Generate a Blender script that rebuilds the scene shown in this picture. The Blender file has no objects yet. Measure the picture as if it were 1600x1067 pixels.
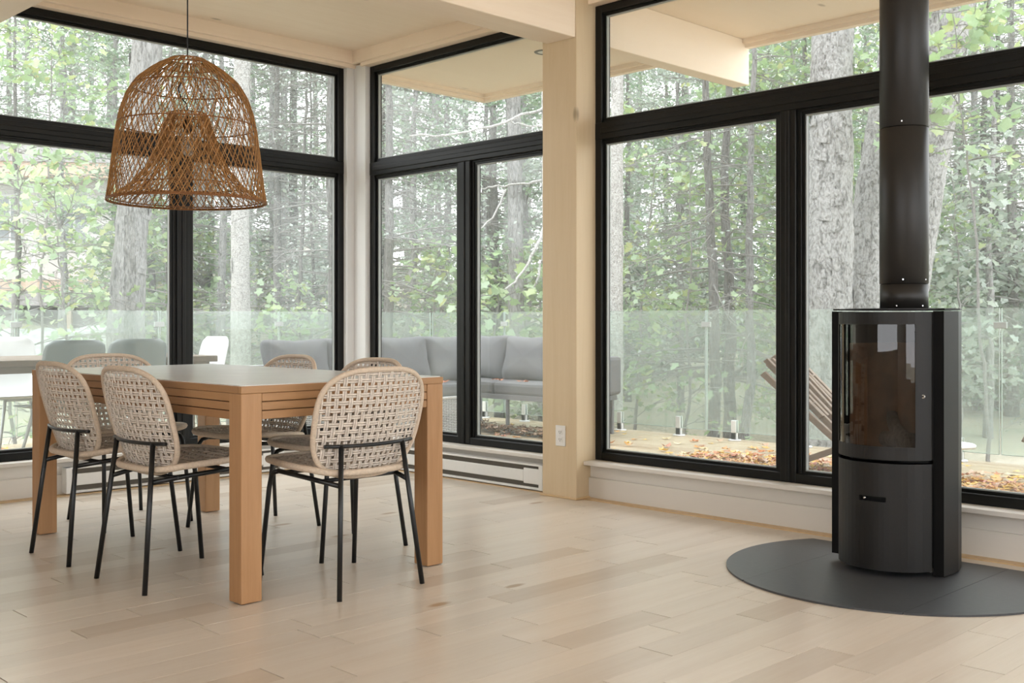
import bpy, bmesh, math, random
import numpy as np
from mathutils import Vector, Matrix

PI = math.pi
random.seed(7)
rng = np.random.default_rng(7)
scene = bpy.context.scene
C = scene.collection

# ------------------------------------------------------------ camera
F_PX, HORIZON, EYE = 1712.0, 501.0, 1.0
YAW = math.atan2(2520.6 - 800.0, F_PX)
cam_d = bpy.data.cameras.new('camera')
cam = bpy.data.objects.new('camera', cam_d)
C.objects.link(cam)
cam.location = (0, 0, EYE)
cam.rotation_euler = (PI / 2, 0, YAW - PI / 2)
cam_d.sensor_width = 36.0
cam_d.lens = F_PX / 1600.0 * 36.0
cam_d.shift_y = (HORIZON - 533.5) / 1600.0
cam_d.clip_start, cam_d.clip_end = 0.05, 300
scene.camera = cam
FW = (math.cos(YAW), math.sin(YAW))
RT = (math.sin(YAW), -math.cos(YAW))

def at(px, t, z=0.0):
    """world point seen in image column px at distance t along the view axis"""
    k = (px - 800.0) / F_PX
    return Vector(((FW[0] + RT[0] * k) * t, (FW[1] + RT[1] * k) * t, z))

# ------------------------------------------------------------ light
world = bpy.data.worlds.new('overcast_sky')
scene.world = world
world.use_nodes = True
bg = world.node_tree.nodes['Background']
bg.inputs['Color'].default_value = (0.97, 0.98, 1.0, 1)
bg.inputs['Strength'].default_value = 1.5
sun_d = bpy.data.lights.new('veiled_sun', 'SUN')
sun_d.energy = 0.3
sun_d.angle = math.radians(40)
sun_d.color = (1.0, 0.96, 0.9)
sun = bpy.data.objects.new('veiled_sun', sun_d)
C.objects.link(sun)
sun.rotation_euler = (math.radians(38), 0, math.radians(-35 - 90))
scene.view_settings.view_transform = 'Standard'
scene.view_settings.look = 'None'
scene.view_settings.gamma = 1.0
scene.view_settings.use_curve_mapping = False
scene.view_settings.exposure = 1.72
cy = scene.cycles
cy.max_bounces = 10
cy.diffuse_bounces = 4
cy.glossy_bounces = 4
cy.transmission_bounces = 6
cy.transparent_max_bounces = 24
cy.caustics_reflective = False
cy.caustics_refractive = False
cy.sample_clamp_indirect = 6.0
cy.use_denoising = True
cy.use_adaptive_sampling = True
cy.adaptive_threshold = 0.03

# ------------------------------------------------------------ materials
MATS = {}
class NT:
    def __init__(s, name):
        s.m = bpy.data.materials.new(name)
        s.m.use_nodes = True
        s.t = s.m.node_tree
        s.b = s.t.nodes['Principled BSDF']
        s.out = s.t.nodes['Material Output']
        MATS[name] = s.m
    def n(s, typ, **kw):
        nd = s.t.nodes.new(typ)
        for k, v in kw.items():
            if k in nd.inputs.keys():
                nd.inputs[k].default_value = v
            else:
                setattr(nd, k, v)
        return nd
    def l(s, a, b):
        s.t.links.new(a, b)
    def coords(s, scale=(1, 1, 1), rnd=False, kind='Object'):
        tc = s.n('ShaderNodeTexCoord')
        mp = s.n('ShaderNodeMapping')
        mp.inputs['Scale'].default_value = scale
        if rnd:
            oi = s.n('ShaderNodeObjectInfo')
            mul = s.n('ShaderNodeVectorMath', operation='SCALE')
            cmb = s.n('ShaderNodeCombineXYZ')
            s.l(oi.outputs['Random'], cmb.inputs[0])
            s.l(oi.outputs['Random'], cmb.inputs[1])
            s.l(oi.outputs['Random'], cmb.inputs[2])
            s.l(cmb.outputs[0], mul.inputs[0])
            mul.inputs['Scale'].default_value = 57.0
            add = s.n('ShaderNodeVectorMath', operation='ADD')
            s.l(tc.outputs[kind], add.inputs[0])
            s.l(mul.outputs[0], add.inputs[1])
            s.l(add.outputs[0], mp.inputs['Vector'])
        else:
            s.l(tc.outputs[kind], mp.inputs['Vector'])
        return mp.outputs[0]
    def noise(s, vec, scale, detail=4, rough=0.55, dist=0.0):
        nd = s.n('ShaderNodeTexNoise')
        nd.inputs['Scale'].default_value = scale
        nd.inputs['Detail'].default_value = detail
        nd.inputs['Roughness'].default_value = rough
        nd.inputs['Distortion'].default_value = dist
        s.l(vec, nd.inputs['Vector'])
        return nd.outputs['Fac']
    def ramp(s, fac, stops):
        nd = s.n('ShaderNodeValToRGB')
        el = nd.color_ramp.elements
        while len(el) < len(stops):
            el.new(0.5)
        for e, (p, c) in zip(el, stops):
            e.position = p
            e.color = (c[0], c[1], c[2], 1) if len(c) == 3 else c
        s.l(fac, nd.inputs['Fac'])
        return nd.outputs['Color']
    def mix(s, fac, a, b, blend='MIX'):
        nd = s.n('ShaderNodeMix', data_type='RGBA', blend_type=blend)
        for v, i in ((fac, 0), (a, 6), (b, 7)):
            if hasattr(v, 'node'):
                s.l(v, nd.inputs[i])
            else:
                nd.inputs[i].default_value = v if i == 0 else (v[0], v[1], v[2], 1)
        return nd.outputs[2]
    def bump(s, fac, strength=0.2, dist=0.01):
        nd = s.n('ShaderNodeBump')
        nd.inputs['Strength'].default_value = strength
        nd.inputs['Distance'].default_value = dist
        s.l(fac, nd.inputs['Height'])
        s.l(nd.outputs[0], s.b.inputs['Normal'])

def plain(name, col, rough=0.5, metal=0.0, spec=None, vary=0.0, scale=30.0):
    s = NT(name)
    s.b.inputs['Roughness'].default_value = rough
    s.b.inputs['Metallic'].default_value = metal
    if spec is not None:
        s.b.inputs['Specular IOR Level'].default_value = spec
    if vary > 0:
        v = s.coords((1, 1, 1), rnd=True)
        f = s.noise(v, scale, 5)
        a = [max(0, c * (1 - vary)) for c in col]
        b = [min(1, c * (1 + vary)) for c in col]
        s.l(s.ramp(f, [(0.3, a), (0.7, b)]), s.b.inputs['Base Color'])
        s.bump(f, 0.08, 0.003)
    else:
        v = s.coords()
        f = s.noise(v, scale, 2)
        a = [c * 0.97 for c in col]
        s.l(s.ramp(f, [(0.3, a), (0.7, col)]), s.b.inputs['Base Color'])
    return s.m

def wood(name, light, dark, grain=(1, 14, 14), rough=0.5, knots=0.0, rnd=True, obj_vary=0.0, fig=3.0, knot_col=None, gs=1.0):
    """grain: coordinate scale, small along the fibre"""
    s = NT(name)
    s.b.inputs['Roughness'].default_value = rough
    v = s.coords(tuple(g * gs for g in grain), rnd)
    f1 = s.noise(v, 1.6, 6, 0.6, 0.6)
    f2 = s.noise(v, 7.0, 3, 0.6, 0.2)
    c1 = s.ramp(f1, [(0.28, dark), (0.62, light)])
    mid = [(a * 0.55 + b * 0.45) for a, b in zip(light, dark)]
    c2 = s.ramp(f2, [(0.35, mid), (0.6, light)])
    col = s.mix(0.45, c1, c2)
    if obj_vary > 0:
        oi = s.n('ShaderNodeObjectInfo')
        t = s.ramp(oi.outputs['Random'], [(0.0, [1 - obj_vary * 1.3, 1 - obj_vary * 1.6, 1 - obj_vary * 1.9]), (0.12, [1 - obj_vary * 0.5] * 3), (0.8, [1, 1, 1]), (1.0, [1 + obj_vary * .25] * 3)])
        col = s.mix(1.0, col, t, 'MULTIPLY')
    if knots > 0:
        g2 = tuple(0.35 + 0.65 * (g / max(grain)) for g in grain)
        vk = s.coords(g2, rnd)
        vo = s.n('ShaderNodeTexVoronoi')
        vo.inputs['Scale'].default_value = knots
        s.l(vk, vo.inputs['Vector'])
        nz = s.noise(vk, 14.0, 2)
        ad = s.n('ShaderNodeMath', operation='MULTIPLY_ADD')
        s.l(nz, ad.inputs[0]); ad.inputs[1].default_value = 0.04
        s.l(vo.outputs['Distance'], ad.inputs[2])
        kf = s.ramp(ad.outputs[0], [(0.075, (1, 1, 1)), (0.125, (0, 0, 0))])
        gate = s.n('ShaderNodeSeparateColor')
        s.l(vo.outputs['Color'], gate.inputs[0])
        gt = s.n('ShaderNodeMath', operation='GREATER_THAN')
        s.l(gate.outputs[0], gt.inputs[0]); gt.inputs[1].default_value = 0.55
        km = s.n('ShaderNodeMath', operation='MULTIPLY')
        s.l(kf, km.inputs[0]); s.l(gt.outputs[0], km.inputs[1])
        kc = knot_col or [c * 0.58 for c in dark]
        col = s.mix(km.outputs[0], col, kc)
    s.l(col, s.b.inputs['Base Color'])
    s.bump(f2, 0.05, 0.003)
    return s.m

PINE_L, PINE_D = (0.93, 0.795, 0.645), (0.88, 0.735, 0.575)
wood('pine_x', PINE_L, PINE_D, (0.6, 9, 9), 0.55, 5.0, rnd=False)
wood('pine_y', PINE_L, PINE_D, (9, 0.6, 9), 0.55, 5.0, rnd=False)
wood('pine_z', (0.66, 0.525, 0.345), (0.60, 0.46, 0.28), (9, 9, 0.6), 0.55, 5.2, rnd=False)
wood('white_stain_z', (0.78, 0.78, 0.77), (0.75, 0.745, 0.73), (9, 9, 0.6), 0.55, 0, rnd=False)
wood('white_stain_x', (0.70, 0.665, 0.61), (0.685, 0.645, 0.585), (0.6, 9, 9), 0.5, 0, rnd=False)
wood('white_stain_y', (0.70, 0.665, 0.61), (0.685, 0.645, 0.585), (9, 0.6, 9), 0.5, 0, rnd=False)
wood('oak_strip', (0.64, 0.46, 0.26), (0.55, 0.37, 0.19), (4, 4, 9), 0.5, 0, rnd=False)
wood('maple_floor', (0.71, 0.635, 0.545), (0.62, 0.53, 0.43), (0.9, 13, 13), 0.29, 4.2, rnd=True, obj_vary=0.16, gs=0.8, knot_col=(0.40, 0.26, 0.14))
wood('oak_x', (0.45, 0.25, 0.115), (0.33, 0.165, 0.066), (1, 16, 16), 0.45, 4.5, rnd=True, obj_vary=0.14)
wood('oak_y', (0.45, 0.25, 0.115), (0.33, 0.165, 0.066), (16, 1, 16), 0.45, 4.5, rnd=True, obj_vary=0.14)
wood('oak_z', (0.46, 0.255, 0.118), (0.35, 0.175, 0.07), (16, 16, 1), 0.45, 5.0, rnd=True, obj_vary=0.1)
wood('deck_wood', (0.47, 0.38, 0.26), (0.36, 0.28, 0.18), (14, 0.9, 14), 0.45, 2.0, rnd=True, obj_vary=0.2)
wood('weathered_wood', (0.27, 0.20, 0.15), (0.15, 0.105, 0.075), (2, 22, 22), 0.7, 0, rnd=True, obj_vary=0.25)
wood('grey_wood', (0.20, 0.155, 0.115), (0.12, 0.09, 0.065), (2, 18, 18), 0.7, 0, rnd=True, obj_vary=0.2)
plain('subfloor', (0.16, 0.10, 0.06), 0.8)
plain('black_frame', (0.007, 0.007, 0.006), 0.42, spec=0.25)
plain('gasket', (0.35, 0.37, 0.36), 0.45)
plain('stove_black', (0.011, 0.0105, 0.0100), 0.48, spec=0.3, vary=0.1, scale=300)
plain('stove_dark', (0.002, 0.002, 0.002), 0.7, spec=0.2)
plain('pipe_black', (0.016, 0.0145, 0.013), 0.42, spec=0.35)
plain('hearth_steel', (0.050, 0.053, 0.058), 0.40, spec=0.5, vary=0.08, scale=40)
plain('vermiculite', (0.34, 0.20, 0.12), 0.85, vary=0.3, scale=12)
plain('chrome', (0.75, 0.76, 0.77), 0.18, 1.0)
plain('steel', (0.70, 0.71, 0.71), 0.35, 0.5)
plain('chair_black', (0.005, 0.006, 0.007), 0.35)
plain('rope', (0.70, 0.625, 0.55), 0.8, vary=0.14, scale=90)
plain('rope_dark', (0.52, 0.44, 0.36), 0.8, vary=0.16, scale=90)
plain('rope_rim', (0.60, 0.49, 0.38), 0.75, vary=0.12, scale=120)
plain('rattan', (0.40, 0.20, 0.065), 0.55, vary=0.22, scale=40)
plain('rattan_dark', (0.22, 0.09, 0.026), 0.55, vary=0.2, scale=40)
plain('cord_black', (0.01, 0.01, 0.01), 0.5)
plain('table_top', (0.72, 0.725, 0.715), 0.24, vary=0.03, scale=5)
plain('heater_white', (0.78, 0.775, 0.75), 0.4)
plain('heater_slot', (0.10, 0.085, 0.065), 0.6)
plain('outlet_white', (0.80, 0.79, 0.76), 0.3)
plain('outlet_dark', (0.05, 0.05, 0.05), 0.5)
plain('shell_white', (0.66, 0.68, 0.68), 0.35)
plain('shell_shaded', (0.24, 0.28, 0.28), 0.35)  # white shell with its shade painted into the colour
plain('leg_grey', (0.50, 0.54, 0.55), 0.4)
plain('cushion_grey', (0.125, 0.125, 0.132), 0.85, vary=0.10, scale=7)
plain('cushion_seat', (0.10, 0.10, 0.105), 0.8, vary=0.08, scale=40)
plain('sofa_metal', (0.14, 0.14, 0.15), 0.4)
plain('wicker_grey', (0.50, 0.50, 0.50), 0.6, vary=0.15, scale=60)
plain('wicker_back', (0.07, 0.07, 0.075), 0.8)
plain('white_table', (0.82, 0.83, 0.82), 0.4)
plain('house_wall', (0.62, 0.62, 0.61), 0.8, vary=0.06, scale=4)
plain('house_roof', (0.42, 0.40, 0.41), 0.8, vary=0.1, scale=5)
plain('house_trim', (0.66, 0.50, 0.40), 0.7, vary=0.1, scale=3)
plain('house_glass', (0.25, 0.28, 0.30), 0.1)
plain('gravel', (0.74, 0.72, 0.69), 0.95, vary=0.15, scale=30)  # pale tone for the added bounce ground outside
plain('rock', (0.62, 0.62, 0.62), 0.9, vary=0.3, scale=4)

def glass(name, tint=(1, 1, 1), veil=0.0, veil_col=(0.8, 0.85, 0.83), spec=1.0):
    """thin pane: straight transmission, Fresnel reflection on its outer faces, an optional whitish veil"""
    s = NT(name)
    tr = s.n('ShaderNodeBsdfTransparent'); tr.inputs[0].default_value = (*tint, 1)
    gl = s.n('ShaderNodeBsdfGlossy'); gl.inputs['Roughness'].default_value = 0.0
    fr = s.n('ShaderNodeFresnel'); fr.inputs[0].default_value = 1.45
    ge = s.n('ShaderNodeNewGeometry')
    inv = s.n('ShaderNodeMath', operation='SUBTRACT'); inv.inputs[0].default_value = 1.0
    s.l(ge.outputs['Backfacing'], inv.inputs[1])
    mu = s.n('ShaderNodeMath', operation='MULTIPLY'); s.l(fr.outputs[0], mu.inputs[0]); s.l(inv.outputs[0], mu.inputs[1])
    m2 = s.n('ShaderNodeMath', operation='MULTIPLY'); s.l(mu.outputs[0], m2.inputs[0]); m2.inputs[1].default_value = spec
    base = tr.outputs[0]
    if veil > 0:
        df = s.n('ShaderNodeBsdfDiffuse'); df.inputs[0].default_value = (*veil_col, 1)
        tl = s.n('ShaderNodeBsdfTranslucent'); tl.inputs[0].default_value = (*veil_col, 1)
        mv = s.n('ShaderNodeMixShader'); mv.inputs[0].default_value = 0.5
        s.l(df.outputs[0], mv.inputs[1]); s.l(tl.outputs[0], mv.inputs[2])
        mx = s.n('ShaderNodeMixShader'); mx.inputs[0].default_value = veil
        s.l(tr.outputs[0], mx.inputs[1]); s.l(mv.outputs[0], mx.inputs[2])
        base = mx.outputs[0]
    mx = s.n('ShaderNodeMixShader')
    s.l(m2.outputs[0], mx.inputs[0]); s.l(base, mx.inputs[1]); s.l(gl.outputs[0], mx.inputs[2])
    s.l(mx.outputs[0], s.out.inputs['Surface'])
    return s.m
glass('window_glass', (0.90, 0.915, 0.91), 0.055, (0.86, 0.93, 0.91))  # whitish veil paints haze and glare over the view outside
plain('glass_edge', (0.36, 0.43, 0.40), 0.25)
glass('rail_glass', (0.88, 0.93, 0.90), 0.12)  # milky veil stands for haze and reflections on the railing
glass('stove_glass', (0.62, 0.60, 0.58), 0.0, spec=1.6)
glass('bulb_glass', (0.92, 0.92, 0.90), 0.22, (0.9, 0.88, 0.84))

def leafmat(name, cols, trans=0.45):
    s = NT(name)
    v = s.coords((1, 1, 1), rnd=True)
    f = s.noise(v, 5.0, 2)
    ge = s.n('ShaderNodeNewGeometry')
    ad = s.n('ShaderNodeMath', operation='MULTIPLY_ADD')
    s.l(ge.outputs['Random Per Island'], ad.inputs[0]); ad.inputs[1].default_value = 0.75
    m5 = s.n('ShaderNodeMath', operation='MULTIPLY'); s.l(f, m5.inputs[0]); m5.inputs[1].default_value = 0.25
    s.l(m5.outputs[0], ad.inputs[2])
    n = len(cols)
    col = s.ramp(ad.outputs[0], [(0.04 + 0.92 * i / (n - 1), c) for i, c in enumerate(cols)])
    df = s.n('ShaderNodeBsdfDiffuse'); s.l(col, df.inputs[0])
    tl = s.n('ShaderNodeBsdfTranslucent'); s.l(col, tl.inputs[0])
    mv = s.n('ShaderNodeMixShader'); mv.inputs[0].default_value = trans
    s.l(df.outputs[0], mv.inputs[1]); s.l(tl.outputs[0], mv.inputs[2])
    gl = s.n('ShaderNodeBsdfGlossy'); gl.inputs['Roughness'].default_value = 0.35
    mg = s.n('ShaderNodeMixShader'); mg.inputs[0].default_value = 0.10
    s.l(mv.outputs[0], mg.inputs[1]); s.l(gl.outputs[0], mg.inputs[2])
    s.l(mg.outputs[0], s.out.inputs['Surface'])
    return s.m
leafmat('leaf_bright', [(0.25, 0.36, 0.21), (0.31, 0.44, 0.21), (0.32, 0.44, 0.28), (0.39, 0.50, 0.22), (0.53, 0.51, 0.26)])
leafmat('leaf_mid', [(0.18, 0.27, 0.19), (0.24, 0.34, 0.23), (0.29, 0.39, 0.27), (0.33, 0.42, 0.26)])
leafmat('leaf_pale', [(0.31, 0.37, 0.32), (0.38, 0.44, 0.38), (0.44, 0.50, 0.43), (0.44, 0.51, 0.38)])
leafmat('needle', [(0.27, 0.32, 0.28), (0.32, 0.37, 0.32), (0.38, 0.43, 0.38)], 0.3)
leafmat('fallen_brown', [(0.16, 0.09, 0.05), (0.24, 0.14, 0.08), (0.32, 0.20, 0.12)], 0.1)
wood('panel_brown', (0.40, 0.29, 0.18), (0.30, 0.20, 0.12), (9, 9, 0.6), 0.6, 0, rnd=False)
leafmat('fallen', [(0.72, 0.42, 0.06), (0.80, 0.52, 0.10), (0.62, 0.30, 0.08), (0.50, 0.15, 0.07), (0.74, 0.62, 0.45), (0.84, 0.62, 0.16)], 0.2)

def bark(name, light, dark, scale=(6, 6, 2.0), band=False):
    s = NT(name)
    s.b.inputs['Roughness'].default_value = 0.9
    v = s.coords(scale, rnd=True)
    f1 = s.noise(v, 2.2, 8, 0.7, 1.2)
    f2 = s.noise(v, 9.0, 4, 0.6, 0.3)
    c1 = s.ramp(f1, [(0.40, dark), (0.50, light), (0.66, [min(1, c * 1.15) for c in light])])
    c2 = s.ramp(f2, [(0.40, [c * 0.35 for c in light]), (0.56, [min(1, c * 1.2) for c in light])])
    col = s.mix(0.5, c1, c2)
    s.l(col, s.b.inputs['Base Color'])
    mxn = s.n('ShaderNodeMath', operation='MULTIPLY_ADD')
    s.l(f2, mxn.inputs[0]); mxn.inputs[1].default_value = 0.4; s.l(f1, mxn.inputs[2])
    s.bump(mxn.outputs[0], 0.9, 0.05)
    return s.m
bark('bark_birch', (0.37, 0.365, 0.36), (0.045, 0.04, 0.036), (5.0, 5.0, 3.0))
bark('bark_grey', (0.34, 0.335, 0.33), (0.16, 0.155, 0.15), (8, 8, 1.8))
bark('bark_pale', (0.62, 0.61, 0.59), (0.34, 0.32, 0.30), (9, 9, 9))
bark('bark_dark', (0.22, 0.215, 0.205), (0.10, 0.095, 0.088), (9, 9, 2.2))
bark('twig', (0.42, 0.405, 0.39), (0.27, 0.255, 0.24), (20, 20, 20))
s = NT('forest_floor')
s.b.inputs['Roughness'].default_value = 0.95
v = s.coords((1, 1, 1))
s.l(s.mix(0.5, s.ramp(s.noise(v, 1.2, 6), [(0.35, (0.30, 0.32, 0.24)), (0.55, (0.46, 0.41, 0.32)), (0.7, (0.60, 0.56, 0.50))]), s.ramp(s.noise(v, 22, 4), [(0.35, (0.18, 0.17, 0.12)), (0.65, (0.50, 0.46, 0.36))])), s.b.inputs['Base Color'])
M = MATS

# ------------------------------------------------------------ mesh helpers
class MB:
    def __init__(s):
        s.v = []; s.f = []; s.smooth = []
    def add(s, vs, fs, smooth=False):
        o = len(s.v)
        s.v += [tuple(p) for p in vs]
        s.f += [tuple(i + o for i in f) for f in fs]
        s.smooth += [smooth] * len(fs)
        return s
    def box(s, x0, x1, y0, y1, z0, z1, c=0.0, mat=None):
        if c <= 0:
            vs = [(x, y, z) for z in (z0, z1) for y in (y0, y1) for x in (x0, x1)]
            fs = [(0, 2, 3, 1), (4, 5, 7, 6), (0, 1, 5, 4), (2, 6, 7, 3), (0, 4, 6, 2), (1, 3, 7, 5)]
        else:
            bm = bmesh.new()
            bmesh.ops.create_cube(bm, size=1.0)
            for p in bm.verts:
                p.co = ((x0 + x1) / 2 + p.co.x * (x1 - x0), (y0 + y1) / 2 + p.co.y * (y1 - y0), (z0 + z1) / 2 + p.co.z * (z1 - z0))
            c = min(c, 0.45 * min(x1 - x0, y1 - y0, z1 - z0))
            bmesh.ops.bevel(bm, geom=list(bm.edges), offset=c, segments=2, profile=0.5, affect='EDGES', clamp_overlap=True)
            bm.verts.index_update()
            vs = [tuple(p.co) for p in bm.verts]
            fs = [tuple(p.index for p in f.verts) for f in bm.faces]
            bm.free()
        if mat is not None:
            vs = [tuple(mat @ Vector(p)) for p in vs]
        return s.add(vs, fs)
    def obox(s, a, b, w, h, up=(0, 0, 1), c=0.0):
        """a bar from a to b with width w (sideways) and height h (along up)"""
        a, b = Vector(a), Vector(b)
        d = b - a; L = d.length; d.normalize()
        side = d.cross(Vector(up)).normalized(); u = side.cross(d).normalized()
        m = Matrix((( d.x, side.x, u.x, a.x), (d.y, side.y, u.y, a.y), (d.z, side.z, u.z, a.z), (0, 0, 0, 1)))
        return s.box(0, L, -w / 2, w / 2, -h / 2, h / 2, c, m)
    def tube(s, pts, r, n=8, caps=True, smooth=True):
        pts = [Vector(p) for p in pts]
        rs = r if isinstance(r, (list, tuple)) else [r] * len(pts)
        vs = []; fs = []
        prev = None
        for i, p in enumerate(pts):
            d = (pts[min(i + 1, len(pts) - 1)] - pts[max(i - 1, 0)])
            if d.length < 1e-9: d = Vector((0, 0, 1))
            d.normalize()
            if prev is None:
                ref = Vector((0, 0, 1)) if abs(d.z) < 0.9 else Vector((1, 0, 0))
                u = d.cross(ref).normalized()
            else:
                u = (prev - d * prev.dot(d)).normalized()
            prev = u
            w = d.cross(u)
            for k in range(n):
                a = 2 * PI * k / n
                vs.append(p + (u * math.cos(a) + w * math.sin(a)) * rs[i])
        for i in range(len(pts) - 1):
            for k in range(n):
                k2 = (k + 1) % n
                fs.append((i * n + k, i * n + k2, (i + 1) * n + k2, (i + 1) * n + k))
        s.add(vs, fs, smooth)
        if caps:
            o = len(s.v) - len(vs)
            s.f.append(tuple(o + k for k in reversed(range(n)))); s.smooth.append(False)
            s.f.append(tuple(o + (len(pts) - 1) * n + k for k in range(n))); s.smooth.append(False)
        return s
    def ring(s, pts, r, n=6):
        """closed tube"""
        pts = [Vector(p) for p in pts]; m = len(pts); vs = []; fs = []
        cen = sum(pts, Vector()) / m
        for i, p in enumerate(pts):
            d = (pts[(i + 1) % m] - pts[i - 1]).normalized()
            o = (p - cen); o = (o - d * o.dot(d)).normalized(); w = d.cross(o)
            for k in range(n):
                a = 2 * PI * k / n
                vs.append(p + (o * math.cos(a) + w * math.sin(a)) * r)
        for i in range(m):
            j = (i + 1) % m
            for k in range(n):
                k2 = (k + 1) % n
                fs.append((i * n + k, i * n + k2, j * n + k2, j * n + k))
        return s.add(vs, fs, True)
    def lathe(s, prof, n=32, cx=0, cy=0, closed=False, a0=0, a1=2 * PI):
        full = abs(a1 - a0 - 2 * PI) < 1e-6
        m = n if full else n + 1
        vs = []; fs = []
        for (r, z) in prof:
            for k in range(m):
                a = a0 + (a1 - a0) * k / n
                vs.append((cx + r * math.cos(a), cy + r * math.sin(a), z))
        for i in range(len(prof) - 1 if not closed else len(prof)):
            j = (i + 1) % len(prof)
            for k in range(n):
                k2 = (k + 1) % m
                fs.append((i * m + k, i * m + k2, j * m + k2, j * m + k))
        return s.add(vs, fs, True)
    def prism(s, poly, z0, z1, smooth=False):
        n = len(poly)
        vs = [(x, y, z0) for x, y in poly] + [(x, y, z1) for x, y in poly]
        fs = [(i, (i + 1) % n, n + (i + 1) % n, n + i) for i in range(n)]
        fs += [tuple(reversed(range(n))), tuple(range(n, 2 * n))]
        return s.add(vs, fs, smooth)
    def mesh(s, name, mat):
        me = bpy.data.meshes.new(name)
        me.from_pydata(s.v, [], s.f)
        me.polygons.foreach_set('use_smooth', s.smooth)
        me.materials.append(M[mat])
        me.update()
        return me
    def build(s, name, mat, parent=None, recalc=True):
        me = s.mesh(name, mat)
        if recalc:
            bm = bmesh.new(); bm.from_mesh(me)
            bmesh.ops.recalc_face_normals(bm, faces=bm.faces)
            bm.to_mesh(me); bm.free()
        return link(name, me, parent)

def link(name, me, parent=None):
    o = bpy.data.objects.new(name, me)
    C.objects.link(o)
    if parent is not None:
        o.parent = parent
    return o
def np_mesh(name, verts, faces, mat, smooth=False):
    """verts (n,3), faces (m,k) arrays"""
    me = bpy.data.meshes.new(name)
    verts = np.asarray(verts, np.float32); faces = np.asarray(faces, np.int32)
    k = faces.shape[1]
    me.vertices.add(len(verts)); me.vertices.foreach_set('co', verts.ravel())
    me.loops.add(faces.size); me.loops.foreach_set('vertex_index', faces.ravel())
    me.polygons.add(len(faces))
    me.polygons.foreach_set('loop_start', np.arange(0, faces.size, k, dtype=np.int32))
    me.polygons.foreach_set('loop_total', np.full(len(faces), k, np.int32))
    me.polygons.foreach_set('use_smooth', np.full(len(faces), smooth))
    me.materials.append(M[mat])
    me.update(); me.validate()
    return me
def empty(name, loc=(0, 0, 0), rz=0.0):
    o = bpy.data.objects.new(name, None)
    C.objects.link(o)
    o.location = loc; o.rotation_euler = (0, 0, rz)
    o.empty_display_size = 0.1
    return o
def tag(o, label, cat, group=None):
    o['label'] = label; o['category'] = cat
    if group: o['group'] = group
    return o
def struct(o, label=None):
    o['kind'] = 'structure'
    if label: o['label'] = label
    return o
def copy_tree(o, parent=None):
    c = o.copy(); C.objects.link(c); c.parent = parent
    for ch in list(o.children):
        copy_tree(ch, c)
    return c
# ============================================================ THE ROOM
XW, XF, XG, XO = 4.68, 4.72, 4.768, 4.80     # right wall: board face, frame face, glass, outside
YW, YF, YG, YO = 6.29, 6.33, 6.378, 6.41     # left wall
ZC = 2.89
BACK = -2.5

def proj(x, y, z):
    d = x * FW[0] + y * FW[1]; X = x * RT[0] + y * RT[1]
    if d < 0.1: return None
    return 800 + F_PX * X / d, HORIZON - F_PX * (z - EYE) / d, d

# ---- floor of single maple boards running along x
floor = struct(MB().box(BACK, XO, BACK, YO, -0.14, -0.016).build('floor', 'subfloor'))
planks = []
y = BACK
while y < YW - 0.01:
    w = 0.128
    x = BACK - random.random()
    while x < XW:
        L = random.choice([0.38, 0.5, 0.62, 0.75, 0.9, 1.05, 1.2]) * random.uniform(0.9, 1.1)
        x0, x1, y1 = max(x, BACK), min(x + L, XW + 0.02), min(y + w, YW + 0.02)
        if x1 - x0 > 0.05:
            cor = [proj(a, b, 0) for a in (x0, x1) for b in (y, y1)]
            area = 0
            if all(cor):
                px = [max(0, min(1600, c[0])) for c in cor]; py = [max(0, min(1067, c[1])) for c in cor]
                if max(px) > min(px) and max(py) > min(py):
                    area = (x1 - x0) * (y1 - y) / (sum(c[2] for c in cor) / 4) ** 3
            planks.append((area, x0, x1, y, y1))
        x += L
    y += w
planks.sort(reverse=True)
rest = MB()
for i, (area, x0, x1, y0, y1) in enumerate(planks):
    g, e = 0.0005, 0.0021
    dz = random.uniform(-0.0004, 0.0004)
    if i < 300 and area > 0:
        cx, cyy = (x0 + x1) / 2, (y0 + y1) / 2
        o = MB().box(x0 + e - cx, x1 - e - cx, y0 + g - cyy, y1 - g - cyy, -0.016, 0.0).build('floorboard', 'maple_floor', floor, recalc=False)
        o.location = (cx, cyy, dz)
    else:
        rest.box(x0 + e, x1 - e, y0 + g, y1 - g, -0.016, dz)
o = rest.build('floorboards', 'maple_floor', floor, recalc=False)
o['kind'] = 'stuff'

# ---- lower walls, baseboards, sills, shoe strips
struct(MB().box(XW, XO, BACK, YO, -0.14, 0.19).build('wall_right', 'white_stain_y'))
struct(MB().box(1.86, XW, YW, YO, -0.14, 0.19).build('wall_left', 'white_stain_x'))
struct(MB().box(BACK, 1.86, YW, YO, -0.14, ZC).build('wall_back', 'white_stain_x'))
struct(MB().box(XW - 0.016, XW, BACK, 4.075, 0, 0.118, 0.002).build('baseboard_right', 'white_stain_y'))
struct(MB().box(1.86, XW - 0.016, YW - 0.016, YW, 0, 0.118, 0.002).build('baseboard_left', 'white_stain_x'))
struct(MB().box(XW - 0.016, XW, 4.335, YW - .016, 0, 0.118, 0.002).build('baseboard_right', 'white_stain_y'))
struct(MB().box(XW - 0.062, XF + 0.03, BACK, 4.074, 0.19, 0.212, 0.003).build('trim_1', 'white_stain_y'), 'pale wooden window sill beside the stove')
struct(MB().box(XW - 0.05, XF + 0.03, 4.336, YW - 0.04, 0.19, 0.212, 0.003).build('trim_2', 'white_stain_y'), 'pale wooden window sill above the long heater')
struct(MB().box(1.86, XF, YW - 0.05, YF + 0.03, 0.19, 0.212, 0.003).build('trim_3', 'white_stain_x'), 'pale wooden window sill behind the dining table')
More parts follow.
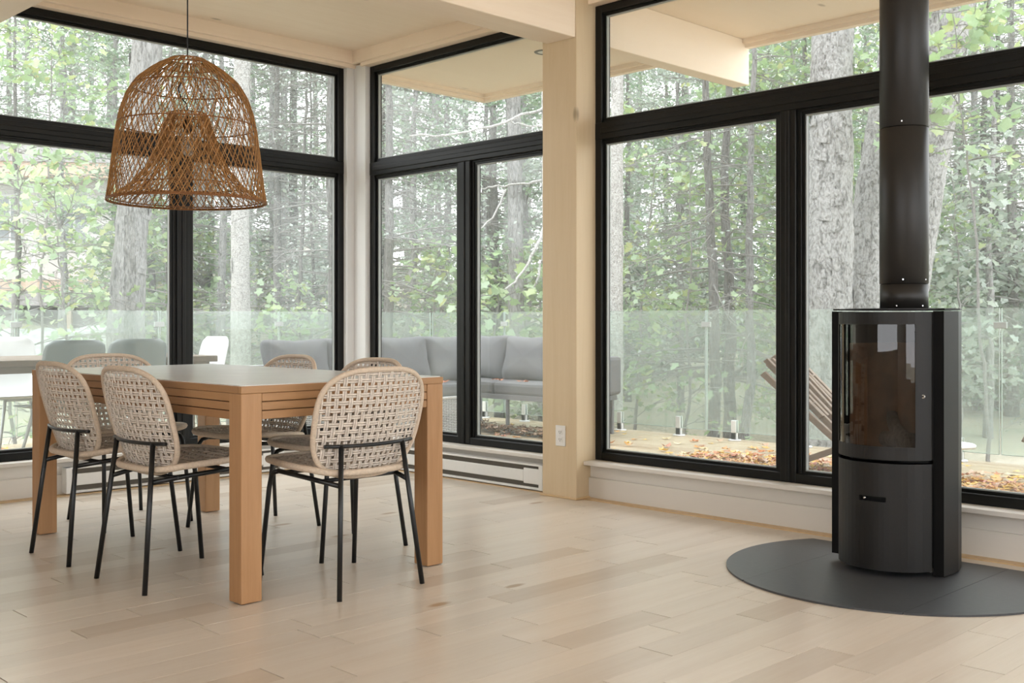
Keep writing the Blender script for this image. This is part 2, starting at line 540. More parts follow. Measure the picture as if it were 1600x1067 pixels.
struct(MB().box(XW - 0.075, XW - 0.016, BACK, 4.07, 0, 0.006).build('trim_4', 'oak_strip'), 'thin tan wooden strip along the floor edge under the right windows')
struct(MB().box(XW - 0.075, XW - 0.016, 4.34, YW - 0.075, 0, 0.006).build('trim_5', 'oak_strip'), 'thin tan wooden strip along the floor edge under the heater')
struct(MB().box(1.86, XW - 0.016, YW - 0.075, YW - 0.016, 0, 0.006).build('trim_6', 'oak_strip'), 'thin tan wooden strip along the floor edge behind the table')
struct(MB().box(4.548, XW, 4.063, 4.347, 0, 0.012, 0.003).build('trim_7', 'oak_strip'), 'low tan wooden foot at the base of the pine post')

struct(MB().box(BACK - 0.2, BACK, BACK, YO, -0.14, 0.7).box(BACK - 0.2, BACK, 2.6, YO, 0.7, ZC).build('wall_behind', 'white_stain_y'))  # unseen wall, closed part and opening shaped to steer fill light
struct(MB().box(BACK, XO, BACK - 0.2, BACK, -0.14, 0.5).box(BACK, 0.4, BACK - 0.2, BACK, 0.5, ZC).build('wall_front', 'white_stain_x'))  # unseen wall, its gap sized for the light let in
# ---- posts, beams, headers
corner = MB().prism([(4.62, YW), (XW, YW), (XW, 6.16), (XO, 6.16), (XO, YO), (4.62, YO)], 0.0, 2.80).build('trim_8', 'white_stain_z')
struct(corner, 'whitish wooden corner post between the two window walls')
struct(MB().box(4.56, XO, 4.075, 4.335, 0.0, ZC, 0.004).build('trim_9', 'pine_z'), 'knotty pine post between the right windows')
struct(MB().box(BACK, 4.56, 4.08, 4.30, 2.58, ZC, 0.006).build('trim_10', 'pine_x'), 'deep pine ceiling beam ending at the post')
struct(MB().box(1.95, 2.18, 4.30, YW, 2.58, ZC, 0.006).build('trim_11', 'pine_y'), 'pine ceiling beam crossing the upper left corner')
struct(MB().box(XO, 6.30, 4.08, 4.20, 2.575, 2.872, 0.006).build('trim_12', 'pine_x'), 'pine beam end carrying the roof overhang outside')
struct(MB().box(XW - 0.02, XO, BACK, 4.075, 2.782, ZC).box(XW - 0.05, XW - 0.02, BACK, 4.075, 2.805, ZC).build('trim_13', 'pine_y'), 'pine header board over the large right window')
struct(MB().box(XW - 0.02, XO, 4.335, 6.19, 2.782, ZC).box(XW - 0.05, XW - 0.02, 4.335, 6.27, 2.805, ZC).build('trim_14', 'pine_y'), 'pine header board over the narrower window beside the corner')
struct(MB().box(1.86, XO, YW - 0.02, YO, 2.782, ZC).box(1.86, XW - 0.05, YW - 0.05, YW - 0.02, 2.805, ZC).build('trim_15', 'pine_x'), 'pine header board over the left window')

# ---- ceiling and the roof overhang
ceiling = struct(MB().box(BACK, XO, BACK, YO, ZC, 3.02).build('ceiling', 'pine_x'))
soffit = MB()
soffit.box(XO, 6.27, BACK, 6.63, 2.872, 3.02)
soffit.box(BACK, XO, YO, 6.63, 2.872, 3.02)
struct(soffit.build('roof_overhang', 'pine_x'), 'pale pine underside of the roof overhang outside')
fa = MB()
fa.box(6.22, 6.25, BACK, 4.08, 2.842, 2.872).box(6.25, 6.30, BACK, 4.08, 2.818, 3.03)
fa.box(6.22, 6.25, 4.20, 6.61, 2.842, 2.872).box(6.25, 6.30, 4.20, 6.66, 2.818, 3.03)
fa.box(BACK, 6.22, 6.58, 6.61, 2.842, 2.872).box(BACK, 6.25, 6.61, 6.66, 2.818, 3.03)
struct(fa.build('trim_16', 'pine_y'), 'pine fascia boards along the roof edge outside')
struct(MB().box(BACK - 1.8, 6.34, BACK - 1.8, 6.70, 3.03, 3.16).build('roof', 'house_roof'), 'flat roof slab, its rear overhang added to cut sky light')  # unseen overhang past the open sides added to cut high sky light

# ---- windows
def window(name, axis, u0, u1, z0, z1, zt0, zt1, mulls, label):
    """axis 'x': window in a plane x=const running along y; axis 'y': plane y=const running along x"""
    root = empty(name)
    struct(root, label)
    face, gpl, outer = (XF, XG, XO - 0.01) if axis == 'x' else (YF, YG, YO - 0.01)
    def bx(m, a0, a1, b0, b1, c0, c1, ch=0.0):
        if axis == 'x': m.box(c0, c1, a0, a1, b0, b1, ch)
        else: m.box(a0, a1, c0, c1, b0, b1, ch)
        return m
    fw = 0.046
    fr = MB()
    bx(fr, u0, u0 + fw, z0, z1, face, outer, 0.004); bx(fr, u1 - fw, u1, z0, z1, face, outer, 0.004)
    bx(fr, u0 + fw, u1 - fw, z0, z0 + fw, face, outer, 0.004); bx(fr, u0 + fw, u1 - fw, z1 - fw, z1, face, outer, 0.004)
    fr.build('frame', 'black_frame', root)
    t = MB(); bx(t, u0 + 0.002, u1 - 0.002, zt0 + 0.012, zt1 - 0.012, face - 0.004, outer, 0.004)
    bx(t, u0 + fw, u1 - fw, zt0, zt1, face + 0.016, outer - .004, 0.003)
    bx(t, u0 + fw, u1 - fw, (zt0 + zt1) / 2 - 0.016, (zt0 + zt1) / 2 + 0.016, face - 0.010, outer, 0.004)
    t.build('transom', 'black_frame', root)
    for (m0, m1) in mulls:
        m = MB(); bx(m, m0 + 0.022, m1 - 0.022, z0 + 0.004, zt0 + 0.012, face - 0.003, outer, 0.004)
        bx(m, m0, m1, z0 + fw, zt0, face + 0.014, outer - .004, 0.003)
        bx(m, (m0 + m1) / 2 - 0.012, (m0 + m1) / 2 + 0.012, z0 + 0.004, zt0 + 0.012, face - 0.009, outer, 0.004)
        m.build('mullion', 'black_frame', root)
    us = [u0 + fw] + [q for m in mulls for q in m] + [u1 - fw]
    panes = [(us[2 * i], us[2 * i + 1], z0 + fw, zt0) for i in range(len(us) // 2)] + [(u0 + fw, u1 - fw, zt1, z1 - fw)]
    for (a, b, c, d) in panes:
        sw = 0.014
        sash = MB()
        for (p, q, r, e) in ((a, a + sw, c, d), (b - sw, b, c, d), (a + sw, b - sw, c, c + sw), (a + sw, b - sw, d - sw, d)):
            bx(sash, p, q, r, e, face + 0.022, gpl + 0.012)
        sh = sash.build('sash', 'black_frame', root)
        gk = MB(); g = 0.0055
        a2, b2, c2, d2 = a + sw, b - sw, c + sw, d - sw
        for (p, q, r, e) in ((a2, a2 + g, c2, d2), (b2 - g, b2, c2, d2), (a2 + g, b2 - g, c2, c2 + g), (a2 + g, b2 - g, d2 - g, d2)):
            bx(gk, p, q, r, e, gpl - 0.020, gpl - 0.002)
        gk.build('glazing_bead', 'gasket', sh)
        p = MB(); bx(p, a + sw, b - sw, c + sw, d - sw, gpl, gpl + 0.006)
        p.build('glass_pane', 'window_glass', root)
    return root
window('window_1', 'y', 1.90, 4.622, 0.212, 2.782, 2.022, 2.135, [(3.325, 3.452)], 'wide black framed window behind the dining table')
window('window_2', 'x', 4.30, 6.16, 0.212, 2.782, 2.005, 2.118, [(5.10, 5.258)], 'black framed window between the corner post and the pine post')
window('window_3', 'x', -1.70, 4.0745, 0.212, 2.782, 2.012, 2.130, [(-1.22, -1.09), (0.11, 0.24), (1.44, 1.571), (2.771, 2.902)], 'large black framed window behind the stove')  # unseen bays past the stove added to let in more light
struct(MB().box(XF - .02, XO, BACK, -1.70, .19, 2.80).build('wall_right', 'white_stain_y'))
struct(MB().box(1.86, 1.90, YF - .02, YO, .19, 2.80).build('trim_17', 'white_stain_z'), 'narrow jamb at the far end of the left window')
struct(MB().box(XF - .02, XO, 4.0745, 4.076, .212, 2.80).build('trim_18', 'pine_z'), 'thin jamb strip beside the pine post')

# ---- baseboard heaters and the wall outlet
def heater(name, L, label):
    r = empty(name)
    d = 0.062
    b = MB(); b.box(0, L, -0.012, 0, 0.012, 0.160, 0.003)           # back plate
    b.box(0, L, -d, -0.012, 0.150, 0.160, 0.003)                      # hood top
    b.build('casing', 'heater_white', r)
    MB().box(0.03, L - 0.16, -d, -0.050, 0.055, 0.122, 0.004).box(L - 0.16, L - 0.03, -d, -0.050, 0.045, 0.135, 0.004).build('front_panel', 'heater_white', r)
    MB().box(0.012, L - 0.012, -0.046, -0.013, 0.025, 0.148).build('slot_shadow', 'heater_slot', r)
    MB().box(0.0, 0.035, -d - 0.003, -0.012, 0.012, 0.160, 0.004).build('end_cap', 'heater_white', r)
    MB().box(L - 0.035, L, -d - 0.003, -0.012, 0.012, 0.160, 0.004).build('end_cap', 'heater_white', r)
    MB().box(0.03, L - 0.03, -d, -0.012, 0.012, 0.026, 0.003).build('bottom_rail', 'heater_white', r)
    tag(r, label, 'heater', 'baseboard heaters')
    return r
hr = heater('baseboard_heater', 1.55, 'long white electric baseboard heater below the window beside the pine post')
hr.location = (XW - 0.017, 5.92, 0.0); hr.rotation_euler = (0, 0, -PI / 2)
hl = heater('baseboard_heater', 1.45, 'white electric baseboard heater on the wall behind the dining table')
hl.location = (2.60, YW - 0.017, 0.0)
for h_ in (hr, hl): pass

ou = empty('wall_outlet', (4.56, 4.191, 0.351), 0)
MB().box(-0.006, 0.0, -0.037, 0.037, -0.058, 0.058, 0.0025).build('cover_plate', 'outlet_white', ou)
for s_ in (-1, 1):
    so = MB().box(-0.0085, -0.005, -0.017, 0.017, s_ * 0.021 - 0.0145, s_ * 0.021 + 0.0145, 0.002).build('socket', 'outlet_white', ou)
    MB().box(-0.0092, -0.008, -0.008, -0.0055, s_ * 0.021 - 0.003, s_ * 0.021 + 0.006).box(-0.0092, -0.008, 0.0055, 0.008, s_ * 0.021 - 0.003, s_ * 0.021 + 0.006).box(-0.0092, -0.008, -0.0025, 0.0025, s_ * 0.021 - 0.010, s_ * 0.021 - 0.006).build('socket_holes', 'outlet_dark', so)
MB().box(-0.0072, -0.005, -0.003, 0.003, -0.003, 0.003, 0.001).build('screw', 'steel', ou)
tag(ou, 'white double wall outlet low on the pine post', 'outlet')

dl = empty('recessed_downlight', (5.55, 5.25, 2.872))
MB().lathe([(0.056, 0.0), (0.056, -0.006), (0.075, -0.004), (0.078, 0.0)], 32).build('trim_ring', 'sofa_metal', dl)
MB().lathe([(0.0001, -0.001), (0.03, -0.0015), (0.056, -0.001)], 32).build('lens', 'outlet_white', dl)
tag(dl, 'round recessed downlight with grey ring in the outdoor overhang', 'downlight')

# ============================================================ DINING SET
tb = empty('dining_table', (2.035, 3.39, 0))
TW, TL, TH, LG = 0.94, 1.86, 0.769, 0.086
for (x, y) in ((0, 0), (TW - LG, 0), (0, TL - LG), (TW - LG, TL - LG)):
    MB().box(x + 0.001, x + LG - 0.001, y + 0.001, y + LG - 0.001, 0.003, TH - 0.026, 0.004).build('leg', 'oak_z', tb)
zt = TH - 0.026
for k in range(3):
    z1 = zt - 0.001 - k * 0.032; z0 = z1 - 0.029
    for (x0, x1) in ((0.004, 0.026), (TW - 0.026, TW - 0.004)):
        MB().box(x0, x1, LG, TL - LG, z0, z1, 0.002).build('apron_slat', 'oak_y', tb)
    for (y0, y1) in ((0.004, 0.026), (TL - 0.026, TL - 0.004)):
        MB().box(LG, TW - LG, y0, y1, z0, z1, 0.002).build('apron_slat', 'oak_x', tb)
MB().box(LG, TW - LG, 0.03, 0.045, zt - 0.094, zt).build('apron_backing', 'oak_x', tb)
MB().box(LG, TW - LG, TL - .045, TL - 0.03, zt - 0.094, zt).build('apron_backing', 'oak_x', tb)
MB().box(0.03, 0.045, LG, TL - LG, zt - 0.094, zt).build('apron_backing', 'oak_y', tb)
MB().box(TW - .045, TW - 0.03, LG, TL - LG, zt - 0.094, zt).build('apron_backing', 'oak_y', tb)
MB().box(0.0, TW, 0.0, 0.02, zt, TH, 0.002).build('top_edging', 'oak_x', tb)
MB().box(0.0, TW, TL - 0.02, TL, zt, TH, 0.002).build('top_edging', 'oak_x', tb)
MB().box(0.0, 0.02, 0.02, TL - 0.02, zt, TH, 0.002).build('top_edging', 'oak_y', tb)
MB().box(TW - 0.02, TW, 0.02, TL - 0.02, zt, TH, 0.002).build('top_edging', 'oak_y', tb)
c = 0.012
poly = [(c + .004, .004), (TW - c - .004, .004), (TW - .004, c + .004), (TW - .004, TL - c - .004), (TW - c - .004, TL - .004), (c + .004, TL - .004), (.004, TL - c - .004), (.004, c + .004)]
MB().prism(poly, TH + 0.0002, TH + 0.003).build('tabletop', 'table_top', tb)
tag(tb, 'honey oak dining table with pale grey top and square legs', 'table')

# ---- woven rope chair, facing local +y
def sup(n, a):
    c_, s_ = math.cos(a), math.sin(a)
    return math.copysign(abs(c_) ** (2.0 / n), c_), math.copysign(abs(s_) ** (2.0 / n), s_)
def back_pt(u, v):
    """u,v in -1..1 over the back panel"""
    hw = 0.250 * (1 - 0.07 * (1 - v) * 0.5 - 0.05 * max(0, -v) ** 2)
    x = u * hw
    z = 0.622 + v * 0.200
    y = -0.205 - 0.055 * v + 0.015 * v * v + 0.052 * (u * u)
    return Vector((x, y, z))
def seat_pt(u, v):
    hw = 0.245 * (1 - 0.06 * max(0, -v))
    x = u * hw
    y = 0.035 + v * 0.225
    z = 0.468 + 0.012 * v - 0.03 * max(0, v - 0.55) ** 2 * 2.2 - 0.018 * (1 - u * u) * (1 - v * v) - (0.03 * max(0, -v - .6))
    return Vector((x, y, z))
def surf_n(fn, u, v, e=0.01):
    a = fn(u + e, v) - fn(u - e, v); b = fn(u, v + e) - fn(u, v - e)
    return a.cross(b).normalized()
def strand(mb, pts, norms, w, t):
    n = len(pts); vs = []; fs = []
    for i in range(n):
        d = (pts[min(i + 1, n - 1)] - pts[max(i - 1, 0)]).normalized()
        sd = d.cross(norms[i]).normalized()
        for (a, b) in ((-w, 0), (0, t), (w, 0), (0, -t)):
            vs.append(pts[i] + sd * a + norms[i] * b)
    for i in range(n - 1):
        for k in range(4):
            k2 = (k + 1) % 4
            fs.append((i * 4 + k, i * 4 + k2, i * 4 + 4 + k2, i * 4 + 4 + k))
    mb.add(vs, fs, True)
def weave_panel(fn, nu, nv, sw, amp, expo, pair):
    mb = MB()
    lim = lambda q: (max(0.0, 1 - abs(q) ** expo)) ** (1.0 / expo)
    for axis in (0, 1):
        N, Mx = (nu, nv) if axis == 0 else (nv, nu)
        for i in range(N):
            q0 = -1 + (i + 0.5) * 2 / N
            for j, off in enumerate((-pair, pair)):
                q = q0 + off * 2 / N
                L = lim(q)
                if L < 0.1: continue
                m = max(8, int(Mx * 2 * L))
                pts, nr = [], []
                for k in range(m + 1):
                    p = -L + 2 * L * k / m
                    u, v = (q, p) if axis == 0 else (p, q)
                    n_ = surf_n(fn, u, v)
                    cell = (p + 1) * Mx / 2
                    ph = math.sin(PI * cell + (PI * i) + (PI if axis else 0))
                    pts.append(fn(u, v) + n_ * amp * ph); nr.append(n_)
                strand(mb, pts, nr, sw, sw * 0.42)
    return mb
def diag_panel(fn, n, sw, amp, expo):
    mb = MB()
    inside = lambda u, v: abs(u) ** expo + abs(v) ** expo <= 1.0
    for sgn in (1, -1):
        for i in range(-n, n + 1):
            for off in (-0.24, 0.24):
                c0 = (i + off) * 2.0 / n
                run = []
                m = 90
                for k in range(m + 1):
                    u = -1 + 2 * k / m; v = sgn * u * 1.0 + c0
                    if abs(v) <= 1 and inside(u, v): run.append((u, v, k))
                if len(run) < 4: continue
                pts, nr = [], []
                for (u, v, k) in run[::2] + ([run[-1]] if len(run) % 2 == 0 else []):
                    n_ = surf_n(fn, u, v)
                    ph = math.sin(PI * (v - (-sgn) * u) * n / 2 * 1.0 + PI * i + (PI if sgn < 0 else 0))
                    pts.append(fn(u, v) + n_ * amp * ph); nr.append(n_)
                strand(mb, pts, nr, sw, sw * 0.45)
    return mb
def make_chair():
    r = empty('dining_chair')
    o = weave_panel(back_pt, 18, 15, 0.0043, 0.0024, 3.1, 0.155).build('back_weave', 'rope', r, recalc=False); o['kind'] = 'stuff'
    MB().ring([back_pt(*sup(3.1, 2 * PI * k / 64)) for k in range(64)], 0.0105, 8).build('back_rim', 'rope_rim', r)
    o = diag_panel(seat_pt, 11, 0.0062, 0.0028, 3.0).build('seat_weave', 'rope_dark', r, recalc=False); o['kind'] = 'stuff'
    MB().ring([seat_pt(*sup(3.0, 2 * PI * k / 64)) for k in range(64)], 0.0125, 8).build('seat_rim', 'rope_rim', r)
    arc = []
    for k in range(17):
        u = -0.86 + 1.72 * k / 16
        p = back_pt(u, -0.40); arc.append((p.x, p.y - 0.016, p.z + 0.004 * u * u))
    MB().tube(arc, 0.0072, 8).build('back_bar', 'chair_black', r)
    for s_ in (-1, 1):
        top = back_pt(s_ * 0.60, -0.40)
        MB().tube([(s_ * 0.192, -0.238, 0.0), (s_ * 0.192 * 0.5 + top.x * 0.5, -0.119 + (top.y - 0.017) * 0.5, 0.2725), (top.x, top.y - 0.017, 0.545)], 0.0098, 10).build('rear_leg', 'chair_black', r)
        MB().tube([(s_ * 0.224, 0.236, 0.0), (s_ * 0.206, 0.196, 0.36), (s_ * 0.203, 0.187, 0.402), (s_ * 0.201, 0.172, 0.422), (s_ * 0.199, 0.14, 0.430)], 0.0098, 10).build('front_leg', 'chair_black', r)
        MB().tube([(s_ * 0.199, 0.145, 0.430), (s_ * 0.186, -0.05, 0.418), (s_ * 0.1515, -0.194, 0.400)], 0.0092, 10).build('side_rail', 'chair_black', r)
    MB().tube([(-0.198, 0.10, 0.428), (0.198, 0.10, 0.428)], 0.008, 8).build('cross_rail', 'chair_black', r)
    MB().tube([(-0.183, -0.10, 0.412), (0.183, -0.10, 0.412)], 0.008, 8).build('cross_rail', 'chair_black', r)
    return r
ch0 = make_chair()
chairs = [((2.100, 4.616), -PI / 2, 'woven rope chair seen from behind, nearest the far left table leg'),
          ((2.098, 3.965), -PI / 2 + 0.02, 'woven rope chair seen from behind, beside the foreground table leg'),
          ((2.507, 3.435), 0.0, 'woven rope chair at the near short end of the table, its broad back facing out'),
          ((2.865, 4.645), PI / 2, 'woven rope chair across the table, its curved top left of the corner post'),
          ((2.865, 3.980), PI / 2, 'woven rope chair across the table, just behind the end chair'),
          ((2.500, 5.245), PI, 'woven rope chair at the far end of the table by the left window')]
for i, (p, rz, lab) in enumerate(chairs):
    c_ = ch0 if i == 0 else copy_tree(ch0)
    c_.location = (p[0], p[1], 0.0); c_.rotation_euler = (0, 0, rz)
    tag(c_, lab, 'chair', 'rope dining chairs around the table')

# ============================================================ PENDANT LAMP
PX, PY = 2.44, 4.52
pl = empty('pendant_lamp', (PX, PY, 1.532))
R0, HH = 0.345, 0.640
def bell_r(t):     # t 0 bottom .. 1 top
    pts = [(0, 1.0), (0.12, 0.965), (0.3, 0.925), (0.5, 0.878), (0.62, 0.835), (0.74, 0.76), (0.84, 0.645), (0.92, 0.47), (0.965, 0.34), (1.0, 0.22)]
    for (a, ra), (b, rb) in zip(pts, pts[1:]):
        if t <= b: return R0 * (ra + (rb - ra) * (t - a) / (b - a))
    return R0 * pts[-1][1]
def cone_r(t):     # inner funnel, t 0 at rim .. 1 at neck
    pts = [(0, 0.955), (0.15, 0.72), (0.35, 0.53), (0.6, 0.40), (0.8, 0.325), (0.9, 0.28), (1.0, 0.235)]
    for (a, ra), (b, rb) in zip(pts, pts[1:]):
        if t <= b: return R0 * (ra + (rb - ra) * (t - a) / (b - a))
    return R0 * pts[-1][1]
def lattice(rf, z0, z1, n, twist, rad, seg):
    mb = MB()
    for sgn in (1, -1):
        for i in range(n):
            a0 = 2 * PI * (i + random.uniform(-0.14, 0.14)) / n
            tw = twist * random.uniform(0.93, 1.07)
            pts = []
            for k in range(seg + 1):
                t = k / seg
                a = a0 + sgn * tw * t
                rr = rf(t) + sgn * rad * 0.8
                pts.append((rr * math.cos(a), rr * math.sin(a), z0 + (z1 - z0) * t))
            mb.tube(pts, rad, 4, caps=False)
    return mb
def circ(r, z, n=48): return [(r * math.cos(2 * PI * k / n), r * math.sin(2 * PI * k / n), z) for k in range(n)]
sh = lattice(bell_r, 0.0, HH, 70, 1.0, 0.0022, 26).build('outer_shade', 'rattan', pl, recalc=False); sh['kind'] = 'stuff'
rg = MB()
for t in (0.0, 0.008, 0.535, 0.80, 0.955, 1.0): rg.ring(circ(bell_r(t) + 0.002, HH * t), 0.0032, 5)
rg.build('shade_hoops', 'rattan_dark', sh)
inn = lattice(cone_r, 0.012, HH * 0.62, 44, 0.75, 0.0021, 20).build('inner_shade', 'rattan', pl, recalc=False); inn['kind'] = 'stuff'
rg = MB()
for t in (0.0, 0.16, 0.9, 1.0): rg.ring(circ(cone_r(t), 0.012 + (HH * 0.62 - 0.012) * t), 0.003, 5)
rg.build('funnel_hoops', 'rattan_dark', inn)
for sg in range(4):
    a = sg * PI / 2 + 0.4
    MB().tube([(cone_r(k / 8) * math.cos(a), cone_r(k / 8) * math.sin(a), 0.012 + (HH * 0.62 - 0.012) * k / 8) for k in range(9)], 0.003, 5).build('funnel_rib', 'rattan_dark', inn)
cord = [(0, 0, ZC - 1.532), (0, 0, 1.0), (0, 0, 0.66), (0.004, 0, 0.61), (-0.02, 0.012, 0.55), (-0.035, 0.02, 0.51), (-0.025, 0.014, 0.47), (-0.002, 0.002, 0.44), (0.0, 0.0, 0.40), (0, 0, 0.36)]
MB().tube(cord, 0.0032, 8).build('cord', 'cord_black', pl)
MB().lathe([(0.0001, 0.375), (0.012, 0.372), (0.02, 0.36), (0.02, 0.315), (0.016, 0.31), (0.0001, 0.31)], 20).build('socket', 'cord_black', pl)
MB().lathe([(0.013, 0.312), (0.014, 0.30), (0.022, 0.28), (0.029, 0.255), (0.029, 0.238), (0.022, 0.218), (0.010, 0.209), (0.0001, 0.207)], 24).build('bulb', 'bulb_glass', pl)
MB().lathe([(0.0001, ZC - 1.532 - 0.03), (0.045, ZC - 1.532 - 0.028), (0.05, ZC - 1.532 - 0.004), (0.05, ZC - 1.532)], 24).build('ceiling_rose', 'cord_black', pl)
tag(pl, 'woven rattan bell pendant lamp hanging above the dining table', 'lamp')

# ============================================================ STOVE
st = empty('wood_stove', (4.31, 2.052, 0.0))
# local frame: x to the room is -x ; half width 0.235
HW_ = 0.236
def front_arc(y, r=0.215, xf=-0.305):       # bowed front, y in -HW..HW
    return xf + (r - math.sqrt(max(0.0, r * r - y * y)))
def arc_panel(y0, y1, z0, z1, th, n=20, dx=0.0, holes=None):
    poly = [(front_arc(y0 + (y1 - y0) * k / n) + dx, y0 + (y1 - y0) * k / n) for k in range(n + 1)]
    poly += [(x + th, y) for x, y in reversed(poly)]
    return MB().prism(poly, z0, z1)
DW = 0.196
yo = 0.005
MB().prism([(-0.145, -0.195), (-0.145, 0.195), (0.02, 0.195), (0.195, 0.07), (0.195, -0.07), (0.02, -0.195)], 0.03, 0.42).build('ash_chamber', 'stove_dark', st)
fb = MB()                                                           # fire box with lining
fb.prism([(-0.10, -0.19), (-0.10, -0.175), (0.12, -0.09), (0.12, 0.09), (-0.10, 0.175), (-0.10, 0.19), (0.03, 0.19), (0.195, 0.07), (0.195, -0.07), (0.03, -0.19)], 0.45, 1.0)
fb.build('firebox', 'stove_dark', st)
MB().prism([(-0.13, -0.172), (-0.13, -0.16), (0.10, -0.075), (0.10, 0.075), (-0.13, 0.16), (-0.13, 0.172), (0.115, 0.085), (0.115, -0.085)], 0.462, 0.90).build('firebrick_lining', 'vermiculite', st)
MB().prism([(-0.24, -0.10), (-0.17, -0.18), (-0.17, 0.18), (-0.24, 0.10), (0.16, 0.18), (0.16, -0.18)][:1] + [(-0.24, 0.10), (-0.17, 0.18), (0.0, 0.18), (0.16, 0.07), (0.16, -0.07), (0.0, -0.18), (-0.17, -0.18)], 0.44, 0.465).build('firebox_floor', 'stove_dark', st)
MB().prism([(-0.24, -0.10), (-0.24, 0.10), (-0.17, 0.185), (0.0, 0.19), (0.16, 0.07), (0.16, -0.07), (0.0, -0.19), (-0.17, -0.185)], 0.985, 1.022).build('firebox_roof', 'stove_dark', st)
log_m = MB()
log_m.tube([(0.02, -0.10, 0.50), (-0.02, 0.0, 0.505), (0.03, 0.10, 0.50)], 0.032, 10)
log_m.build('log', 'bark_dark', st)
MB().tube([(-0.07, -0.06, 0.50), (0.04, 0.06, 0.55), (0.07, 0.09, 0.60)], 0.026, 10).build('log', 'bark_dark', st)
# side panels with a returned front lip
for s_ in (-1, 1):
    y0 = s_ * HW_
    p = [(-0.158, y0), (-0.158, y0 - s_ * 0.004), (-0.03, y0 - s_ * 0.004), (0.06, y0 - s_ * 0.03), (0.14, y0 - s_ * 0.09), (0.205, y0 - s_ * 0.155), (0.208, y0 - s_ * 0.150), (0.145, y0 - s_ * 0.086), (0.064, y0 - s_ * 0.026), (-0.026, y0)]
    z0_ = 0.030 if s_ > 0 else 0.006
    sp = MB().prism(p, z0_, 1.030).build('side_panel', 'stove_black', st)
    MB().prism([(-0.160, y0), (-0.160, y0 - s_ * 0.042), (-0.150, y0 - s_ * 0.042), (-0.150, y0 - s_ * 0.005), (-0.158, y0 - s_ * 0.005), (-0.158, y0)], z0_, 1.030).build('front_lip', 'stove_dark', sp)  # shade on the lip painted in with the near-black material
MB().prism([(0.205, -0.085), (0.205, 0.085), (0.21, 0.085), (0.21, -0.085)], 0.01, 1.03).build('back_panel', 'stove_black', st)
# top plate
top = [(front_arc(-0.235 + 0.47 * k / 16) + 0.035, -0.235 + 0.47 * k / 16) for k in range(17)]
top = [(min(x, -0.15), y) for x, y in top] + [(-0.02, 0.24), (0.07, 0.21), (0.21, 0.085), (0.21, -0.085), (0.07, -0.21), (-0.02, -0.24)]
MB().prism(top, 1.0345, 1.0405).build('top_plate', 'stove_black', st)
# lower door with slot
ld = empty('lower_door'); ld.parent = st
ld_top, sl0, sl1, sz0, sz1 = 0.438, -0.067, 0.04, 0.288, 0.308
arc_panel(-DW, DW, 0.022, sz0, 0.012).build('door_panel', 'stove_black', ld)
arc_panel(-DW, DW, sz1, ld_top, 0.012).build('door_panel', 'stove_black', ld)
arc_panel(-DW, sl0, sz0, sz1, 0.012, 8).build('door_panel', 'stove_black', ld)
arc_panel(sl1, DW, sz0, sz1, 0.012, 8).build('door_panel', 'stove_black', ld)
arc_panel(sl0 - .01, sl1 + .01, sz0 - .01, sz1 + .01, 0.008, 8, dx=0.016).build('slot_recess', 'stove_dark', ld)
MB().tube([(front_arc(0.016) - 0.004, 0.016, 0.300), (front_arc(0.016) + 0.016, 0.016, 0.300)], 0.004, 10).build('latch_pin', 'chrome', ld)
# upper door: bowed frame, curved glass, bolt
ud = empty('glass_door'); ud.parent = st
gz0, gz1, gy = 0.503, 0.978, 0.158
arc_panel(-DW, DW, 0.452, gz0, 0.016).build('door_frame', 'stove_black', ud)
arc_panel(-DW, DW, gz1, 1.026, 0.016).build('door_frame', 'stove_black', ud)
arc_panel(-DW, -gy, gz0, gz1, 0.016, 6).build('door_frame', 'stove_black', ud)
arc_panel(gy + 0.012, DW, gz0, gz1, 0.016, 6).build('door_frame', 'stove_black', ud)
arc_panel(-gy, gy + 0.012, gz0, gz1, 0.005, 24, dx=0.004).build('door_glass', 'stove_glass', ud)
MB().tube([(front_arc(-0.178) - 0.004, -0.178, 0.70), (front_arc(-0.178) + 0.006, -0.178, 0.70)], 0.0075, 16).build('bolt', 'chrome', ud)
MB().tube([(front_arc(-0.178) - 0.0046, -0.178, 0.70), (front_arc(-0.178) - 0.003, -0.178, 0.70)], 0.003, 12).build('bolt_hole', 'stove_dark', ud)
for s_ in (-1, 1):
    MB().box(-0.10, -0.07, s_ * 0.15 - 0.012, s_ * 0.15 + 0.012, 0.0, 0.03, 0.003).build('foot', 'steel', st)
    MB().box(0.08, 0.11, s_ * 0.08 - 0.012, s_ * 0.08 + 0.012, 0.0, 0.03, 0.003).build('foot', 'steel', st)
tag(st, 'tall black wood stove with bowed glass door on a dark hearth plate', 'stove')

fp = empty('flue_pipe', (4.31, 2.052, 1.0405))
MB().lathe([(0.0885, 0.0), (0.0945, 0.0), (0.0945, 0.10), (0.0885, 0.10)], 48, closed=True).build('collar', 'pipe_black', fp)
MB().lathe([(0.0935, 0.102), (0.0960, 0.104), (0.0960, 0.735), (0.0935, 0.737)], 48).build('pipe_section', 'pipe_black', fp)
MB().lathe([(0.0935, 0.739), (0.0960, 0.741), (0.0960, ZC - 1.0405), (0.0935, ZC - 1.0405)], 48).build('pipe_section', 'pipe_black', fp)
MB().lathe([(0.087, 0.0), (0.087, ZC - 1.05)], 32).build('inner_pipe', 'stove_dark', fp)
for (zz, aa) in ((0.118, 3.55), (0.755, 3.5), (0.118, 4.6), (0.012, 3.3), (0.012, 4.4)):
    d_ = Vector((math.cos(aa), math.sin(aa), 0))
    MB().tube([d_ * 0.095 + Vector((0, 0, zz)), d_ * 0.0985 + Vector((0, 0, zz))], 0.003, 8).build('rivet', 'chrome', fp)
tag(fp, 'matt black flue pipe rising from the stove to the ceiling', 'pipe')

